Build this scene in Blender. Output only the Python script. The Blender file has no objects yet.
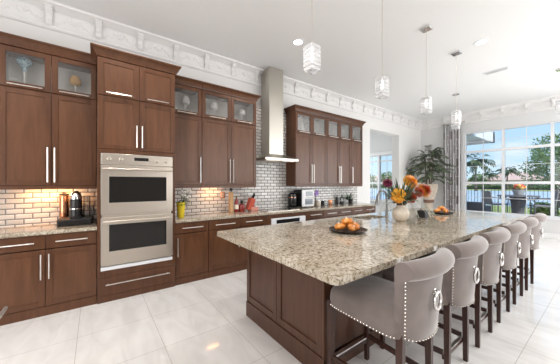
import bpy, bmesh, math, random
from mathutils import Vector, Matrix
random.seed(7)
PI = math.pi
S = bpy.context.scene
COL = S.collection

# ------------------------------------------------------------------ camera
cam_d = bpy.data.cameras.new('camera')
cam = bpy.data.objects.new('camera', cam_d)
COL.objects.link(cam)
cam.location = (0, 0, 1.41)
cam.rotation_euler = (PI/2, 0, math.radians(-36.5))
cam_d.sensor_width = 36.0
cam_d.lens = 36.0*250/560
cam_d.shift_y = 2/560
cam_d.clip_start = 0.05
cam_d.clip_end = 600
S.camera = cam

# ------------------------------------------------------------------ view
S.view_settings.view_transform = 'Standard'
S.view_settings.look = 'None'
S.view_settings.gamma = 1
S.view_settings.exposure = 0.14
S.view_settings.use_curve_mapping = False
S.cycles.use_denoising = True
S.cycles.max_bounces = 10
S.cycles.diffuse_bounces = 5
S.cycles.transparent_max_bounces = 16
S.cycles.sample_clamp_indirect = 6.0
S.cycles.caustics_reflective = False
S.cycles.caustics_refractive = False

# ------------------------------------------------------------------ sky
W = bpy.data.worlds.new('sky')
S.world = W
W.use_nodes = True
wt = W.node_tree
wt.nodes.clear()
def wn(t, **k):
    n = wt.nodes.new(t)
    for a, b in k.items(): setattr(n, a, b)
    return n
w_out = wn('ShaderNodeOutputWorld'); w_bg = wn('ShaderNodeBackground')
w_tc = wn('ShaderNodeTexCoord'); w_sep = wn('ShaderNodeSeparateXYZ')
w_ramp = wn('ShaderNodeValToRGB'); w_noise = wn('ShaderNodeTexNoise'); w_cr = wn('ShaderNodeValToRGB')
w_mix = wn('ShaderNodeMix', data_type='RGBA')
w_map = wn('ShaderNodeMapping')
wt.links.new(w_tc.outputs['Generated'], w_sep.inputs[0])
wt.links.new(w_sep.outputs['Z'], w_ramp.inputs[0])
r = w_ramp.color_ramp
r.elements[0].position = 0.0; r.elements[0].color = (0.60, 0.82, 0.98, 1)
r.elements[1].position = 0.45; r.elements[1].color = (0.22, 0.50, 0.93, 1)
w_map.inputs['Scale'].default_value = (1, 1, 3.2)
wt.links.new(w_tc.outputs['Generated'], w_map.inputs[0])
wt.links.new(w_map.outputs[0], w_noise.inputs['Vector'])
w_noise.inputs['Scale'].default_value = 3.1
w_noise.inputs['Detail'].default_value = 6
wt.links.new(w_noise.outputs['Fac'], w_cr.inputs[0])
w_cr.color_ramp.elements[0].position = 0.56; w_cr.color_ramp.elements[0].color = (0, 0, 0, 1)
w_cr.color_ramp.elements[1].position = 0.70; w_cr.color_ramp.elements[1].color = (1, 1, 1, 1)
wt.links.new(w_cr.outputs[0], w_mix.inputs[0])
wt.links.new(w_ramp.outputs[0], w_mix.inputs[6])
w_mix.inputs[7].default_value = (0.95, 0.97, 1, 1)
wt.links.new(w_mix.outputs[2], w_bg.inputs[0])
w_bg.inputs[1].default_value = 1.05
wt.links.new(w_bg.outputs[0], w_out.inputs[0])

# ------------------------------------------------------------------ sun and the large added fill lamps
def light(name, kind, loc, energy, color=(1, 1, 1), rot=None, size=None, aim=None, spread=None, radius=None):
    d = bpy.data.lights.new(name, kind)
    d.energy = energy; d.color = color
    if kind == 'AREA' and size:
        d.shape = 'RECTANGLE'; d.size = size[0]; d.size_y = size[1]
        if spread: d.spread = spread
    if radius is not None and kind in ('POINT', 'SPOT'): d.shadow_soft_size = radius
    o = bpy.data.objects.new(name, d)
    COL.objects.link(o); o.location = loc
    if aim is not None:
        o.rotation_euler = Vector(aim).to_track_quat('-Z', 'Y').to_euler()
    if rot: o.rotation_euler = rot
    return o
sun = light('sun', 'SUN', (0, 0, 20), 4.2, (1.0, 0.95, 0.87), aim=(0.30, 0.62, -0.72))
sun.data.angle = 0.02
# added area lamps, all out of view, filling the room with daylight-coloured light
light('fill_right', 'AREA', (6.1, -3.35, 1.75), 190, (0.985, 0.99, 1.0), size=(6.2, 2.8), aim=(0, 1, 0.0))  # added fill lamp in front of the solid right wall
light('fill_rear', 'AREA', (-2.85, 0.2, 1.75), 125, (0.99, 0.99, 1.0), size=(4.5, 2.5), aim=(1, 0, 0))  # added fill lamp behind the camera; the rear wall has no glazing
light('fill_bay', 'AREA', (9.35, -1.7, 1.75), 118, (0.95, 0.98, 1.0), size=(3.6, 2.4), aim=(-1, 0, 0))  # added lamp boosting the bay windows' daylight, wider than the glazed part
light('fill_nook', 'AREA', (8.2, 7.3, 1.9), 45, (0.95, 0.98, 1.0), size=(2.4, 2.2), aim=(-0.1, -1, 0))  # added lamp lighting the nook from a side without windows

# ------------------------------------------------------------------ materials
MATS = {}
def mat(name, color=(.8, .8, .8), rough=.5, metal=0., spec=.5, **kw):
    m = bpy.data.materials.new(name); m.use_nodes = True
    nt = m.node_tree; b = nt.nodes['Principled BSDF']
    b.inputs['Base Color'].default_value = (*color, 1)
    b.inputs['Roughness'].default_value = rough
    b.inputs['Metallic'].default_value = metal
    b.inputs['Specular IOR Level'].default_value = spec
    for k, v in kw.items():
        k = k.replace('_', ' ')
        b.inputs[k].default_value = v
    MATS[name] = m
    return m
def N(m, t, **k):
    n = m.node_tree.nodes.new(t)
    for a, b in k.items(): setattr(n, a, b)
    return n
def L(m, a, b): m.node_tree.links.new(a, b)
def P(m): return m.node_tree.nodes['Principled BSDF']
def ramp(m, stops):
    n = N(m, 'ShaderNodeValToRGB'); r = n.color_ramp
    while len(r.elements) > 1: r.elements.remove(r.elements[-1])
    r.elements[0].position = stops[0][0]; r.elements[0].color = (*stops[0][1], 1)
    for p, c in stops[1:]:
        e = r.elements.new(p); e.color = (*c, 1)
    return n
def coords(m, scale=(1, 1, 1), rot=(0, 0, 0), loc=(0, 0, 0), kind='Object'):
    tc = N(m, 'ShaderNodeTexCoord'); mp = N(m, 'ShaderNodeMapping')
    mp.inputs['Scale'].default_value = scale; mp.inputs['Rotation'].default_value = rot; mp.inputs['Location'].default_value = loc
    L(m, tc.outputs[kind], mp.inputs[0])
    return mp.outputs[0]
def noise_color(m, stops, scale=8, detail=4, vec_scale=(1, 1, 1), rough=.55, distort=0.):
    v = coords(m, vec_scale)
    n = N(m, 'ShaderNodeTexNoise'); n.inputs['Scale'].default_value = scale; n.inputs['Detail'].default_value = detail
    n.inputs['Roughness'].default_value = rough; n.inputs['Distortion'].default_value = distort
    L(m, v, n.inputs['Vector'])
    r = ramp(m, stops); L(m, n.outputs['Fac'], r.inputs[0]); L(m, r.outputs[0], P(m).inputs['Base Color'])
    return n
def bump(m, src, strength=.3, dist=.002):
    b = N(m, 'ShaderNodeBump'); b.inputs['Strength'].default_value = strength; b.inputs['Distance'].default_value = dist
    L(m, src, b.inputs['Height']); L(m, b.outputs[0], P(m).inputs['Normal'])

def wood(name, c0, c1, rough=.33):
    m = mat(name, c1, rough, spec=.42)
    noise_color(m, [(.3, c0), (.72, c1)], scale=3.0, detail=6, vec_scale=(6, 6, .7), rough=.6, distort=.6)
    return m
M_wood = wood('stained_maple', (.076, .029, .0125), (.128, .052, .0235), .31)
M_wood_panel = wood('stained_maple_panel', (.090, .036, .0155), (.146, .062, .029), .31)
M_dark = wood('espresso_wood', (.028, .011, .008), (.058, .024, .016), .35)
M_island = wood('island_wood', (.068, .028, .015), (.108, .047, .027), .34)

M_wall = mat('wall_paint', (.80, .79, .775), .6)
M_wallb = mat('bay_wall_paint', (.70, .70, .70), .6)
M_ceil = mat('ceiling_paint', (.84, .84, .84), .8)
nn = noise_color(M_ceil, [(.3, (.82, .82, .815)), (.7, (.86, .86, .855))], scale=60, detail=3)
bump(M_ceil, nn.outputs['Fac'], .15, .004)
M_plaster = mat('moulding_plaster', (.80, .79, .78), .55)
M_white = mat('white_frame', (.78, .79, .81), .35)
M_trimw = mat('white_trim', (.82, .82, .82), .4)

# floor: large polished porcelain tiles with thin grout lines
M_floor = mat('polished_porcelain', (.72, .69, .65), .07, spec=.55)
v = coords(M_floor, (1, 1, 1), loc=(.13, -.48, 0))
br = N(M_floor, 'ShaderNodeTexBrick', offset=0.0, squash=1.0)
br.inputs['Scale'].default_value = 1.0; br.inputs['Mortar Size'].default_value = .0022; br.inputs['Mortar Smooth'].default_value = .3
br.inputs['Brick Width'].default_value = .617; br.inputs['Row Height'].default_value = .617
br.inputs['Color1'].default_value = (.83, .815, .795, 1); br.inputs['Color2'].default_value = (.81, .795, .775, 1); br.inputs['Mortar'].default_value = (.50, .46, .42, 1)
L(M_floor, v, br.inputs['Vector'])
v2 = coords(M_floor, (1.6, .5, 1), rot=(0, 0, .3))
n2 = N(M_floor, 'ShaderNodeTexNoise'); n2.inputs['Scale'].default_value = 3.5; n2.inputs['Detail'].default_value = 7; n2.inputs['Distortion'].default_value = 1.2
L(M_floor, v2, n2.inputs['Vector'])
r2 = ramp(M_floor, [(.35, (.93, .925, .92)), (.6, (1.05, 1.05, 1.05))]); L(M_floor, n2.outputs['Fac'], r2.inputs[0])
mx = N(M_floor, 'ShaderNodeMix', data_type='RGBA', blend_type='MULTIPLY'); mx.inputs[0].default_value = 1
L(M_floor, br.outputs['Color'], mx.inputs[6]); L(M_floor, r2.outputs[0], mx.inputs[7]); L(M_floor, mx.outputs[2], P(M_floor).inputs['Base Color'])

# backsplash: bevelled subway tiles with grey grout
M_tile = mat('bevelled_subway_tile', (.7, .7, .68), .13, spec=1.0)
v = coords(M_tile, (1, 1, 1), rot=(PI/2, 0, 0))
br = N(M_tile, 'ShaderNodeTexBrick', offset=.5)
br.inputs['Scale'].default_value = 1.0; br.inputs['Mortar Size'].default_value = .006; br.inputs['Mortar Smooth'].default_value = .15
br.inputs['Brick Width'].default_value = .152; br.inputs['Row Height'].default_value = .062
br.inputs['Color1'].default_value = (.80, .775, .74, 1); br.inputs['Color2'].default_value = (.60, .575, .54, 1); br.inputs['Mortar'].default_value = (.17, .16, .15, 1)
L(M_tile, v, br.inputs['Vector']); L(M_tile, br.outputs['Color'], P(M_tile).inputs['Base Color'])
br2 = N(M_tile, 'ShaderNodeTexBrick', offset=.5)
for k in ('Scale', 'Brick Width', 'Row Height'): br2.inputs[k].default_value = br.inputs[k].default_value
br2.inputs['Mortar Size'].default_value = .017; br2.inputs['Mortar Smooth'].default_value = 1.0
br2.inputs['Color1'].default_value = (1, 1, 1, 1); br2.inputs['Color2'].default_value = (1, 1, 1, 1); br2.inputs['Mortar'].default_value = (0, 0, 0, 1)
L(M_tile, v, br2.inputs['Vector']); bump(M_tile, br2.outputs['Color'], .9, .006)

# granite
def granite(name, tint=(1, 1, 1)):
    m = mat(name, (.5, .45, .38), .07, spec=.6)
    v = coords(m)
    a = N(m, 'ShaderNodeTexNoise'); a.inputs['Scale'].default_value = 46; a.inputs['Detail'].default_value = 8; a.inputs['Roughness'].default_value = .68
    L(m, v, a.inputs['Vector'])
    r1 = ramp(m, [(.31, (.06, .05, .037)), (.40, (.23, .19, .13)), (.46, (.42, .365, .285)), (.55, (.54, .50, .43)), (.70, (.64, .62, .57))])
    L(m, a.outputs['Fac'], r1.inputs[0])
    b = N(m, 'ShaderNodeTexVoronoi'); b.inputs['Scale'].default_value = 110; L(m, v, b.inputs['Vector'])
    r2 = ramp(m, [(.0, (.22, .19, .16)), (.22, (.62, .56, .50)), (.5, (1, 1, 1))]); L(m, b.outputs['Distance'], r2.inputs[0])
    c = N(m, 'ShaderNodeTexNoise'); c.inputs['Scale'].default_value = 5; c.inputs['Detail'].default_value = 3; L(m, v, c.inputs['Vector'])
    r3 = ramp(m, [(.35, (.80*tint[0], .76*tint[1], .70*tint[2])), (.65, (1.08*tint[0], 1.06*tint[1], 1.03*tint[2]))]); L(m, c.outputs['Fac'], r3.inputs[0])
    m1 = N(m, 'ShaderNodeMix', data_type='RGBA', blend_type='MULTIPLY'); m1.inputs[0].default_value = .8
    L(m, r1.outputs[0], m1.inputs[6]); L(m, r2.outputs[0], m1.inputs[7])
    m2 = N(m, 'ShaderNodeMix', data_type='RGBA', blend_type='MULTIPLY'); m2.inputs[0].default_value = 1
    L(m, m1.outputs[2], m2.inputs[6]); L(m, r3.outputs[0], m2.inputs[7])
    L(m, m2.outputs[2], P(m).inputs['Base Color'])
    return m
M_granite = granite('speckled_granite')

M_steel = mat('brushed_steel', (.66, .60, .53), .32, 1.0)
M_hood = mat('hood_steel', (.58, .55, .49), .30, 1.0)
M_chrome = mat('chrome', (.82, .82, .83), .09, 1.0)
M_nickel = mat('satin_nickel', (.80, .77, .73), .3, 1.0)
M_faucet = mat('faucet_nickel', (.20, .195, .19), .3, 1.0)
M_ovenglass = mat('oven_glass', (.012, .011, .010), .04, spec=.35)
M_black = mat('black_plastic', (.012, .012, .013), .25)
M_blackmatte = mat('black_matte', (.02, .02, .022), .6)
M_velvet = mat('taupe_velvet', (.285, .235, .215), .75, spec=.2)
P(M_velvet).inputs['Sheen Weight'].default_value = .55; P(M_velvet).inputs['Sheen Roughness'].default_value = .4
nn = noise_color(M_velvet, [(.3, (.165, .135, .124)), (.7, (.205, .168, .155))], scale=9, detail=3)
M_ring = mat('ring_nickel', (.50, .48, .46), .18, 1.0)
M_nail = mat('nailhead_nickel', (.85, .80, .72), .2, 1.0)
M_liner = mat('cabinet_liner', (.76, .75, .73), .5)
M_copper = mat('copper', (.78, .36, .20), .22, 1.0)

def glassy(name, tint=(1, 1, 1), refl=1.0, haze=0., hazecol=(.9, .9, .9), rough=.02):
    m = bpy.data.materials.new(name); m.use_nodes = True; nt = m.node_tree; nt.nodes.clear()
    out = N(m, 'ShaderNodeOutputMaterial'); tr = N(m, 'ShaderNodeBsdfTransparent'); gl = N(m, 'ShaderNodeBsdfGlossy')
    fr = N(m, 'ShaderNodeFresnel'); fr.inputs[0].default_value = 1.45
    tr.inputs[0].default_value = (*tint, 1); gl.inputs['Roughness'].default_value = rough
    ml = N(m, 'ShaderNodeMath', operation='MULTIPLY'); ml.inputs[1].default_value = refl; L(m, fr.outputs[0], ml.inputs[0])
    mx = N(m, 'ShaderNodeMixShader'); L(m, ml.outputs[0], mx.inputs[0]); L(m, tr.outputs[0], mx.inputs[1]); L(m, gl.outputs[0], mx.inputs[2])
    last = mx
    if haze:
        df = N(m, 'ShaderNodeBsdfDiffuse'); df.inputs[0].default_value = (*hazecol, 1)
        m2 = N(m, 'ShaderNodeMixShader'); m2.inputs[0].default_value = haze
        L(m, mx.outputs[0], m2.inputs[1]); L(m, df.outputs[0], m2.inputs[2]); last = m2
    L(m, last.outputs[0], out.inputs[0])
    MATS[name] = m
    return m
M_pane = glassy('window_glass', (.985, .99, .99), .8)
M_cabglass = glassy('cabinet_glass', (.96, .955, .945), .8, .04, (.75, .74, .72))
M_clear = glassy('clear_glass', (.90, .93, .93), 1.2, .12)

def emit(name, color, strength):
    m = bpy.data.materials.new(name); m.use_nodes = True; nt = m.node_tree; nt.nodes.clear()
    o = N(m, 'ShaderNodeOutputMaterial'); e = N(m, 'ShaderNodeEmission')
    e.inputs[0].default_value = (*color, 1); e.inputs[1].default_value = strength
    L(m, e.outputs[0], o.inputs[0]); MATS[name] = m
    return m
M_lamp = emit('lamp_glow', (1, .98, .95), 4)
M_bulb = emit('bulb_glow', (1, .98, .95), 3)

# crystal: pressed glass with a grid of facets
M_crystal = glassy('pressed_crystal', (.99, .99, .99), 1.3, .42, (.97, .97, .98), .10)
nt = M_crystal.node_tree
for nd in list(nt.nodes):
    if nd.type == 'BSDF_GLOSSY': gnode = nd
bn = N(M_crystal, 'ShaderNodeBump'); bn.inputs['Strength'].default_value = .9; bn.inputs['Distance'].default_value = .01
wv = N(M_crystal, 'ShaderNodeTexVoronoi'); wv.inputs['Scale'].default_value = 55
L(M_crystal, coords(M_crystal), wv.inputs['Vector']); L(M_crystal, wv.outputs['Distance'], bn.inputs['Height']); L(M_crystal, bn.outputs[0], gnode.inputs['Normal'])

# ------------------------------------------------------------------ mesh builder
class MB:
    def __init__(s): s.v = []; s.f = []
    def add(s, vs, fs):
        o = len(s.v); s.v += [tuple(v) for v in vs]; s.f += [tuple(i+o for i in f) for f in fs]; return s
    def box(s, x0, x1, y0, y1, z0, z1):
        vs = [(x, y, z) for x in (x0, x1) for y in (y0, y1) for z in (z0, z1)]
        return s.add(vs, [(0, 1, 3, 2), (4, 6, 7, 5), (0, 4, 5, 1), (2, 3, 7, 6), (0, 2, 6, 4), (1, 5, 7, 3)])
    def cbox(s, c, d): return s.box(c[0]-d[0]/2, c[0]+d[0]/2, c[1]-d[1]/2, c[1]+d[1]/2, c[2]-d[2]/2, c[2]+d[2]/2)
    def loft(s, rings, cap0=True, cap1=True, closed=True):
        n = len(rings[0]); vs = [p for r in rings for p in r]; fs = []
        for i in range(len(rings)-1):
            for j in range(n if closed else n-1):
                k = (j+1) % n
                fs.append((i*n+j, i*n+k, (i+1)*n+k, (i+1)*n+j))
        if cap0: fs.append(tuple(range(n-1, -1, -1)))
        if cap1: fs.append(tuple((len(rings)-1)*n+j for j in range(n)))
        return s.add(vs, fs)
    def lathe(s, prof, n=24, c=(0, 0, 0), sy=1.0, cap0=True, cap1=True):
        return s.loft([[(c[0]+r*math.cos(2*PI*j/n), c[1]+sy*r*math.sin(2*PI*j/n), c[2]+z) for j in range(n)] for r, z in prof], cap0, cap1)
    def tube(s, pts, r, n=8, caps=True):
        pts = [Vector(p) for p in pts]; rings = []; up = Vector((0, 0, 1)); prev = None
        for i, p in enumerate(pts):
            t = (pts[min(i+1, len(pts)-1)]-pts[max(i-1, 0)]).normalized()
            if prev is None:
                a = up if abs(t.z) < .9 else Vector((1, 0, 0))
                x = t.cross(a).normalized()
            else:
                x = (prev - t*prev.dot(t)).normalized()
            y = t.cross(x); prev = x
            rr = r[i] if isinstance(r, (list, tuple)) else r
            rings.append([tuple(p+x*rr*math.cos(2*PI*j/n)+y*rr*math.sin(2*PI*j/n)) for j in range(n)])
        return s.loft(rings, caps, caps)
    def sphere(s, c, r, nu=12, nv=8, sx=1, sy=1, sz=1):
        prof = [(max(1e-4, math.sin(PI*i/nv))*r, -math.cos(PI*i/nv)*r) for i in range(nv+1)]
        return s.loft([[(c[0]+sx*q*math.cos(2*PI*j/nu), c[1]+sy*q*math.sin(2*PI*j/nu), c[2]+sz*z) for j in range(nu)] for q, z in prof])
    def torus(s, c, R, r, axis=0, n=24, m=8, sz=1.0):
        rings = []
        for i in range(n+1):
            a = 2*PI*i/n; ring = []
            for j in range(m):
                b = 2*PI*j/m; q = R+r*math.cos(b); w = r*math.sin(b)
                p = (q*math.cos(a), q*math.sin(a)*sz, w)
                p = {2: (p[0], p[1], p[2]), 1: (p[0], p[2], p[1]), 0: (p[2], p[0], p[1])}[axis]
                ring.append((c[0]+p[0], c[1]+p[1], c[2]+p[2]))
            rings.append(ring)
        return s.loft(rings, False, False)
    def leaf(s, base, d, up, ln, w, bend=.2):
        b = Vector(base); d = Vector(d).normalized(); sd = d.cross(Vector(up))
        if sd.length < 1e-4: sd = d.cross(Vector((1, 0, 0)))
        sd.normalize(); n = sd.cross(d)
        rows = [(0, .15), (.35, 1), (.7, .75), (1, .05)]; vs = []
        for t, q in rows:
            p = b+d*ln*t-n*bend*ln*t*t
            vs += [p-sd*w*.5*q, p+sd*w*.5*q]
        return s.add(vs, [(0, 1, 3, 2), (2, 3, 5, 4), (4, 5, 7, 6)])
    def xform(s, M, start=0):
        for i in range(start, len(s.v)): s.v[i] = tuple(M @ Vector(s.v[i]))
        return s

ORI = {}
def build(name, mb, m, parent=None, world=True, bevel=0., smooth=True, angle=35, seg=2, label=None, kind=None):
    """link the collected shapes as ONE mesh object; world=True: coordinates are given in the room"""
    off = ORI.get(parent.name, Vector()) if (parent is not None and world) else Vector()
    me = bpy.data.meshes.new(name)
    me.from_pydata([tuple(Vector(v)-off) for v in mb.v], [], mb.f)
    me.materials.append(m); me.update()
    bm = bmesh.new(); bm.from_mesh(me); bmesh.ops.recalc_face_normals(bm, faces=bm.faces); bm.to_mesh(me); bm.free()
    if smooth:
        me.polygons.foreach_set('use_smooth', [True]*len(me.polygons))
        me.set_sharp_from_angle(angle=math.radians(angle))
    o = bpy.data.objects.new(name, me); COL.objects.link(o)
    if parent is not None: o.parent = parent; ORI[o.name] = off
    if bevel:
        b = o.modifiers.new('bevel', 'BEVEL'); b.width = bevel; b.segments = seg; b.limit_method = 'ANGLE'; b.angle_limit = math.radians(40)
        b.harden_normals = False
    if label: o['label'] = label
    if kind: o['kind'] = kind
    return o
def thing(name, label, cat, loc=(0, 0, 0), rz=0, group=None):
    o = bpy.data.objects.new(name, None); COL.objects.link(o); o.empty_display_size = .1
    o.location = loc; o.rotation_euler = (0, 0, rz)
    o['label'] = label; o['category'] = cat
    if group: o['group'] = group
    ORI[o.name] = Vector(loc)
    return o
def tag(o, label, cat, group=None, kind=None):
    o['label'] = label; o['category'] = cat
    if group: o['group'] = group
    if kind: o['kind'] = kind
    return o
def struct(name, mb, m, parent=None, **k):
    o = build(name, mb, m, parent, **k)
    if parent is None: o['kind'] = 'structure'
    return o
def copy_tree(src, parent=None):
    c = src.copy(); COL.objects.link(c)
    if parent is not None: c.parent = parent
    for ch in list(src.children): copy_tree(ch, c)
    return c

# ------------------------------------------------------------------ the room
YW, XB, ZC = 4.24, 9.5, 3.65
struct('floor', MB().box(-3, 9.7, -3.5, 8.0, -.1, 0), M_floor)
struct('ceiling', MB().box(-3, 9.7, -3.5, 8.0, ZC, ZC+.15), M_ceil)
m = MB(); m.box(-3, 6.36, YW, YW+.24, 0, ZC); m.box(6.36, 7.96, YW, YW+.24, 3.0, ZC); m.box(7.96, 9.5, YW, YW+.24, 0, ZC)
struct('wall_left', m, M_wall)
m = MB()
m.box(XB, 9.72, -3.5, 2.93, 0, .52); m.box(XB, 9.72, -3.5, 2.93, 3.03, ZC); m.box(XB, 9.72, 2.93, 4.9, 0, ZC)
m.box(XB, 9.72, 4.9, 6.95, 0, .72); m.box(XB, 9.72, 4.9, 6.95, 2.60, ZC); m.box(XB, 9.72, 6.95, 8.0, 0, ZC); m.box(XB, 9.72, -3.5, -.93, .52, 3.03)
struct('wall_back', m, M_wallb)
struct('wall_rear', MB().box(-3.2, -3, -3.5, 4.48, 0, ZC), M_wall)
struct('wall_right', MB().box(-3, 9.7, -3.7, -3.5, 0, ZC), mat('taupe_reflection_wall', (.30, .27, .24), .6))  # unseen wall, kept dark so oven glass and doors reflect less white
m = MB(); m.box(4.5, 9.7, 8.0, 8.2, 0, ZC); m.box(4.3, 4.5, 4.48, 8.2, 0, ZC)
struct('wall_nook', m, M_wall)
struct('baseboard_left', MB().box(7.98, 9.48, 4.222, 4.24, 0, .13), M_trimw, bevel=.004)
struct('baseboard_back', MB().box(9.482, 9.5, -3.4, 4.22, 0, .13), M_trimw, bevel=.004)

# ornamental cornice: plain bed mould, frieze panels with swags, brackets every half metre
def frieze_profile(): return [(0, 3.345), (.018, 3.345), (.03, 3.36), (.03, 3.375), (.018, 3.385), (.018, 3.575), (.05, 3.59), (.075, 3.61), (.12, 3.625), (.13, 3.65), (0, 3.65)]
def swag_mesh():
    m = MB()
    m.sphere((0, 0, .105), .034, 10, 6, 1, .45, 1)                                   # shell in the middle
    for k in range(5):
        a = -PI/2+(k-2)*.5; m.sphere((.034*math.sin((k-2)*.5), 0, .125+.022*math.cos((k-2)*.6)), .013, 6, 4, 1, .6, 1.4)
    for sx in (-1, 1):
        pts = [(sx*(.03+.165*t), 0, .085+.035*math.sin(t*2*PI)) for t in [i/10 for i in range(11)]]
        m.tube(pts, [.012-.006*i/10 for i in range(11)], 6)
        for i in (2, 4, 6, 8):
            p = pts[i]; m.sphere((p[0], 0, p[2]+.02*(1 if i % 4 else -1)), .015, 6, 4, 1.5, .5, 1)
    for z in (.018, .172): m.box(-.21, .21, -.006, .004, z-.004, z+.004)
    for x in (-.21, .206): m.box(x, x+.006, -.006, .004, .018, .172)
    return m
def bracket_mesh():
    m = MB()
    prof = [(-.0, .205), (-.07, .205), (-.074, .18), (-.06, .155), (-.036, .14), (-.022, .11), (-.026, .075), (-.038, .055), (-.034, .03), (-.02, .012), (-.008, 0), (0, 0)]
    m.loft([[(-.032, y, z) for y, z in prof], [(.032, y, z) for y, z in prof]])
    m.lathe([(.018, -.038), (.018, .038)], 10); k = len(m.v)-20
    m.xform(Matrix.Translation((0, -.04, .180)) @ Matrix.Rotation(PI/2, 4, 'Y'), k)
    m.box(-.04, .04, -.08, 0, .203, .222)
    m.sphere((0, -.024, .06), .018, 8, 6, .8, .8, 1.6)
    return m
sw = br0 = None
def cornice(name, path_mb, items):
    global sw, br0
    t = struct(name, path_mb, M_plaster)
    for loc, rz in items:
        for kind in (0, 1):
            if kind == 0:
                if br0 is None: o = br0 = build('bracket', bracket_mesh(), M_plaster, t, world=False)
                else: o = br0.copy(); COL.objects.link(o)
            else:
                if sw is None: o = sw = build('swag', swag_mesh(), M_plaster, t, world=False)
                else: o = sw.copy(); COL.objects.link(o)
            o.parent = t
            d = .25 if kind else 0
            o.location = (loc[0]+d*math.cos(rz), loc[1]+d*math.sin(rz), 3.39+(0 if kind else .0))
            o.rotation_euler = (0, 0, rz)
pr = frieze_profile()
m = MB().loft([[(x, YW-o, z) for o, z in pr] for x in (-3, 9.5-.0)])
cornice('trim_1', m, [((-.96+.5*k, YW-.018), 0) for k in range(0, 21)])
m = MB().loft([[(XB-o, y, z) for o, z in pr] for y in (-3.5, YW)])
cornice('trim_2', m, [((XB-.018, 3.98-.5*k), -PI/2) for k in range(0, 10)])

# windows of the bay and of the nook
def window(name, y0, y1, z0, z1, rails, muntin_y, muntin_z, X=9.53):
    w = .032
    m = MB(); m.box(X, X+.09, y0, y0+w, z0, z1); m.box(X, X+.09, y1-w, y1, z0, z1); m.box(X, X+.09, y0+w, y1-w, z0, z0+.05); m.box(X, X+.09, y0+w, y1-w, z1-.035, z1)
    t = struct(name, m, M_white, bevel=.004)
    m = MB()
    for z, h in rails: m.box(X-.005, X+.08, y0+w, y1-w, z-h/2, z+h/2)
    build('rail', m, M_white, t, bevel=.003)
    m = MB()
    for y in muntin_y: m.box(X+.03, X+.052, y-.007, y+.007, z0+.05, z1-.035)
    for z in muntin_z: m.box(X+.031, X+.051, y0+w, y1-w, z-.006, z+.006)
    build('muntin', m, M_white, t)
    build('pane', MB().box(X+.038, X+.043, y0+w, y1-w, z0+.05, z1-.035), M_pane, t, smooth=False)
for i, (a, b) in enumerate([(1.985, 2.925), (1.01, 1.985), (.035, 1.01), (-.93, .035)]):
    window('window_%d' % (i+1), a, b, .525, 3.03, [(2.42, .07), (1.445, .075)], [(a+b)/2], [2.72, 1.96, .99])
window('window_5', 4.905, 6.945, .725, 2.595, [(2.36, .05), (1.45, .08)], [5.25, 5.6, 6.28, 6.62], [1.9, 1.08])
struct('trim_3', MB().box(9.49, 9.62, 5.89, 5.97, .73, 2.59), M_white, bevel=.004)
struct('trim_4', MB().box(9.455, 9.50, 4.83, 7.02, 2.60, 2.72).box(9.42, 9.50, 4.83, 7.02, .68, .72), M_trimw, bevel=.005)
struct('trim_5', MB().box(9.44, 9.53, -3.4, 2.96, .49, .525), M_white, bevel=.005)

# backsplash, full height behind the hood
m = MB(); m.box(-2.0, .03, 4.228, YW-.0005, .912, 1.40); m.box(.87, 5.75, 4.228, YW-.0005, .912, 1.40); m.box(2.40, 3.31, 4.228, YW-.0005, 1.40, 2.93)
o = struct('trim_6', m, M_tile)

# ------------------------------------------------------------------ cabinet kit
def handle_bar(parent, a, b, name='handle', off=.034, r=.0065):
    """bar pull from a to b standing off toward -Y"""
    a = Vector(a); b = Vector(b); m = MB(); n = Vector((0, -off, 0)); d = (b-a).normalized()
    m.tube([a+n, b+n], r, 8)
    for q in (a+d*.025, b-d*.025): m.tube([q+Vector((0, .004, 0)), q+n], r*.75, 8)
    return build(name, m, M_nickel, parent)
def door(cab, x0, x1, z0, z1, y, glass=False, m=None, fw=.058, name='door', th=.02, dirx=None):
    g = .0018; x0 += g; x1 -= g; z0 += g; z1 -= g
    a = MB(); a.box(x0, x0+fw, y, y+th, z0, z1); a.box(x1-fw, x1, y, y+th, z0, z1); a.box(x0+fw, x1-fw, y, y+th, z0, z0+fw); a.box(x0+fw, x1-fw, y, y+th, z1-fw, z1)
    d = build(name, a, m or M_wood, cab, bevel=.0025)
    if glass: build('pane', MB().box(x0+fw-.004, x1-fw+.004, y+.009, y+.013, z0+fw-.004, z1-fw+.004), M_cabglass, d, smooth=False)
    else: build('panel', MB().box(x0+fw-.006, x1-fw+.006, y+.0085, y+.0165, z0+fw-.006, z1-fw+.006), (M_wood_panel if (m or M_wood) is M_wood else m), d)
    return d
def drawer(cab, x0, x1, z0, z1, y, m=None, hw=None, th=.02):
    g = .0018
    d = build('drawer', MB().box(x0+g, x1-g, y, y+th, z0+g, z1-g), m or M_wood, cab, bevel=.003)
    hw = hw or min(.30, (x1-x0)*.62); c = (x0+x1)/2; zc = (z0+z1)/2
    handle_bar(d, (c-hw/2, y, zc), (c+hw/2, y, zc))
    return d
def crown(cab, x0, x1, yf, yb, z0, h=.10, out=.065, m=None, left=True, right=True):
    prof = [(0, 0), (.008, 0), (.012, .016), (.016, .02), (.022, .036), (out*.62, h*.66), (out*.86, h*.80), (out, h*.84), (out, h), (0, h)]
    rings = []
    pts = []
    if left: pts.append((x0, yb, -1, 0))
    pts.append((x0, yf, -1 if left else 0, -1)); pts.append((x1, yf, 1 if right else 0, -1))
    if right: pts.append((x1, yb, 1, 0))
    for px, py, sx, sy in pts: rings.append([(px+sx*o, py+sy*o, z0+z) for o, z in prof])
    b = MB().loft(rings)
    b.box(x0+.002, x1-.002, yf+.002, yb, z0+.002, z0+h-.01)
    return build('crown', b, m or M_wood, cab, angle=25)
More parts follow.
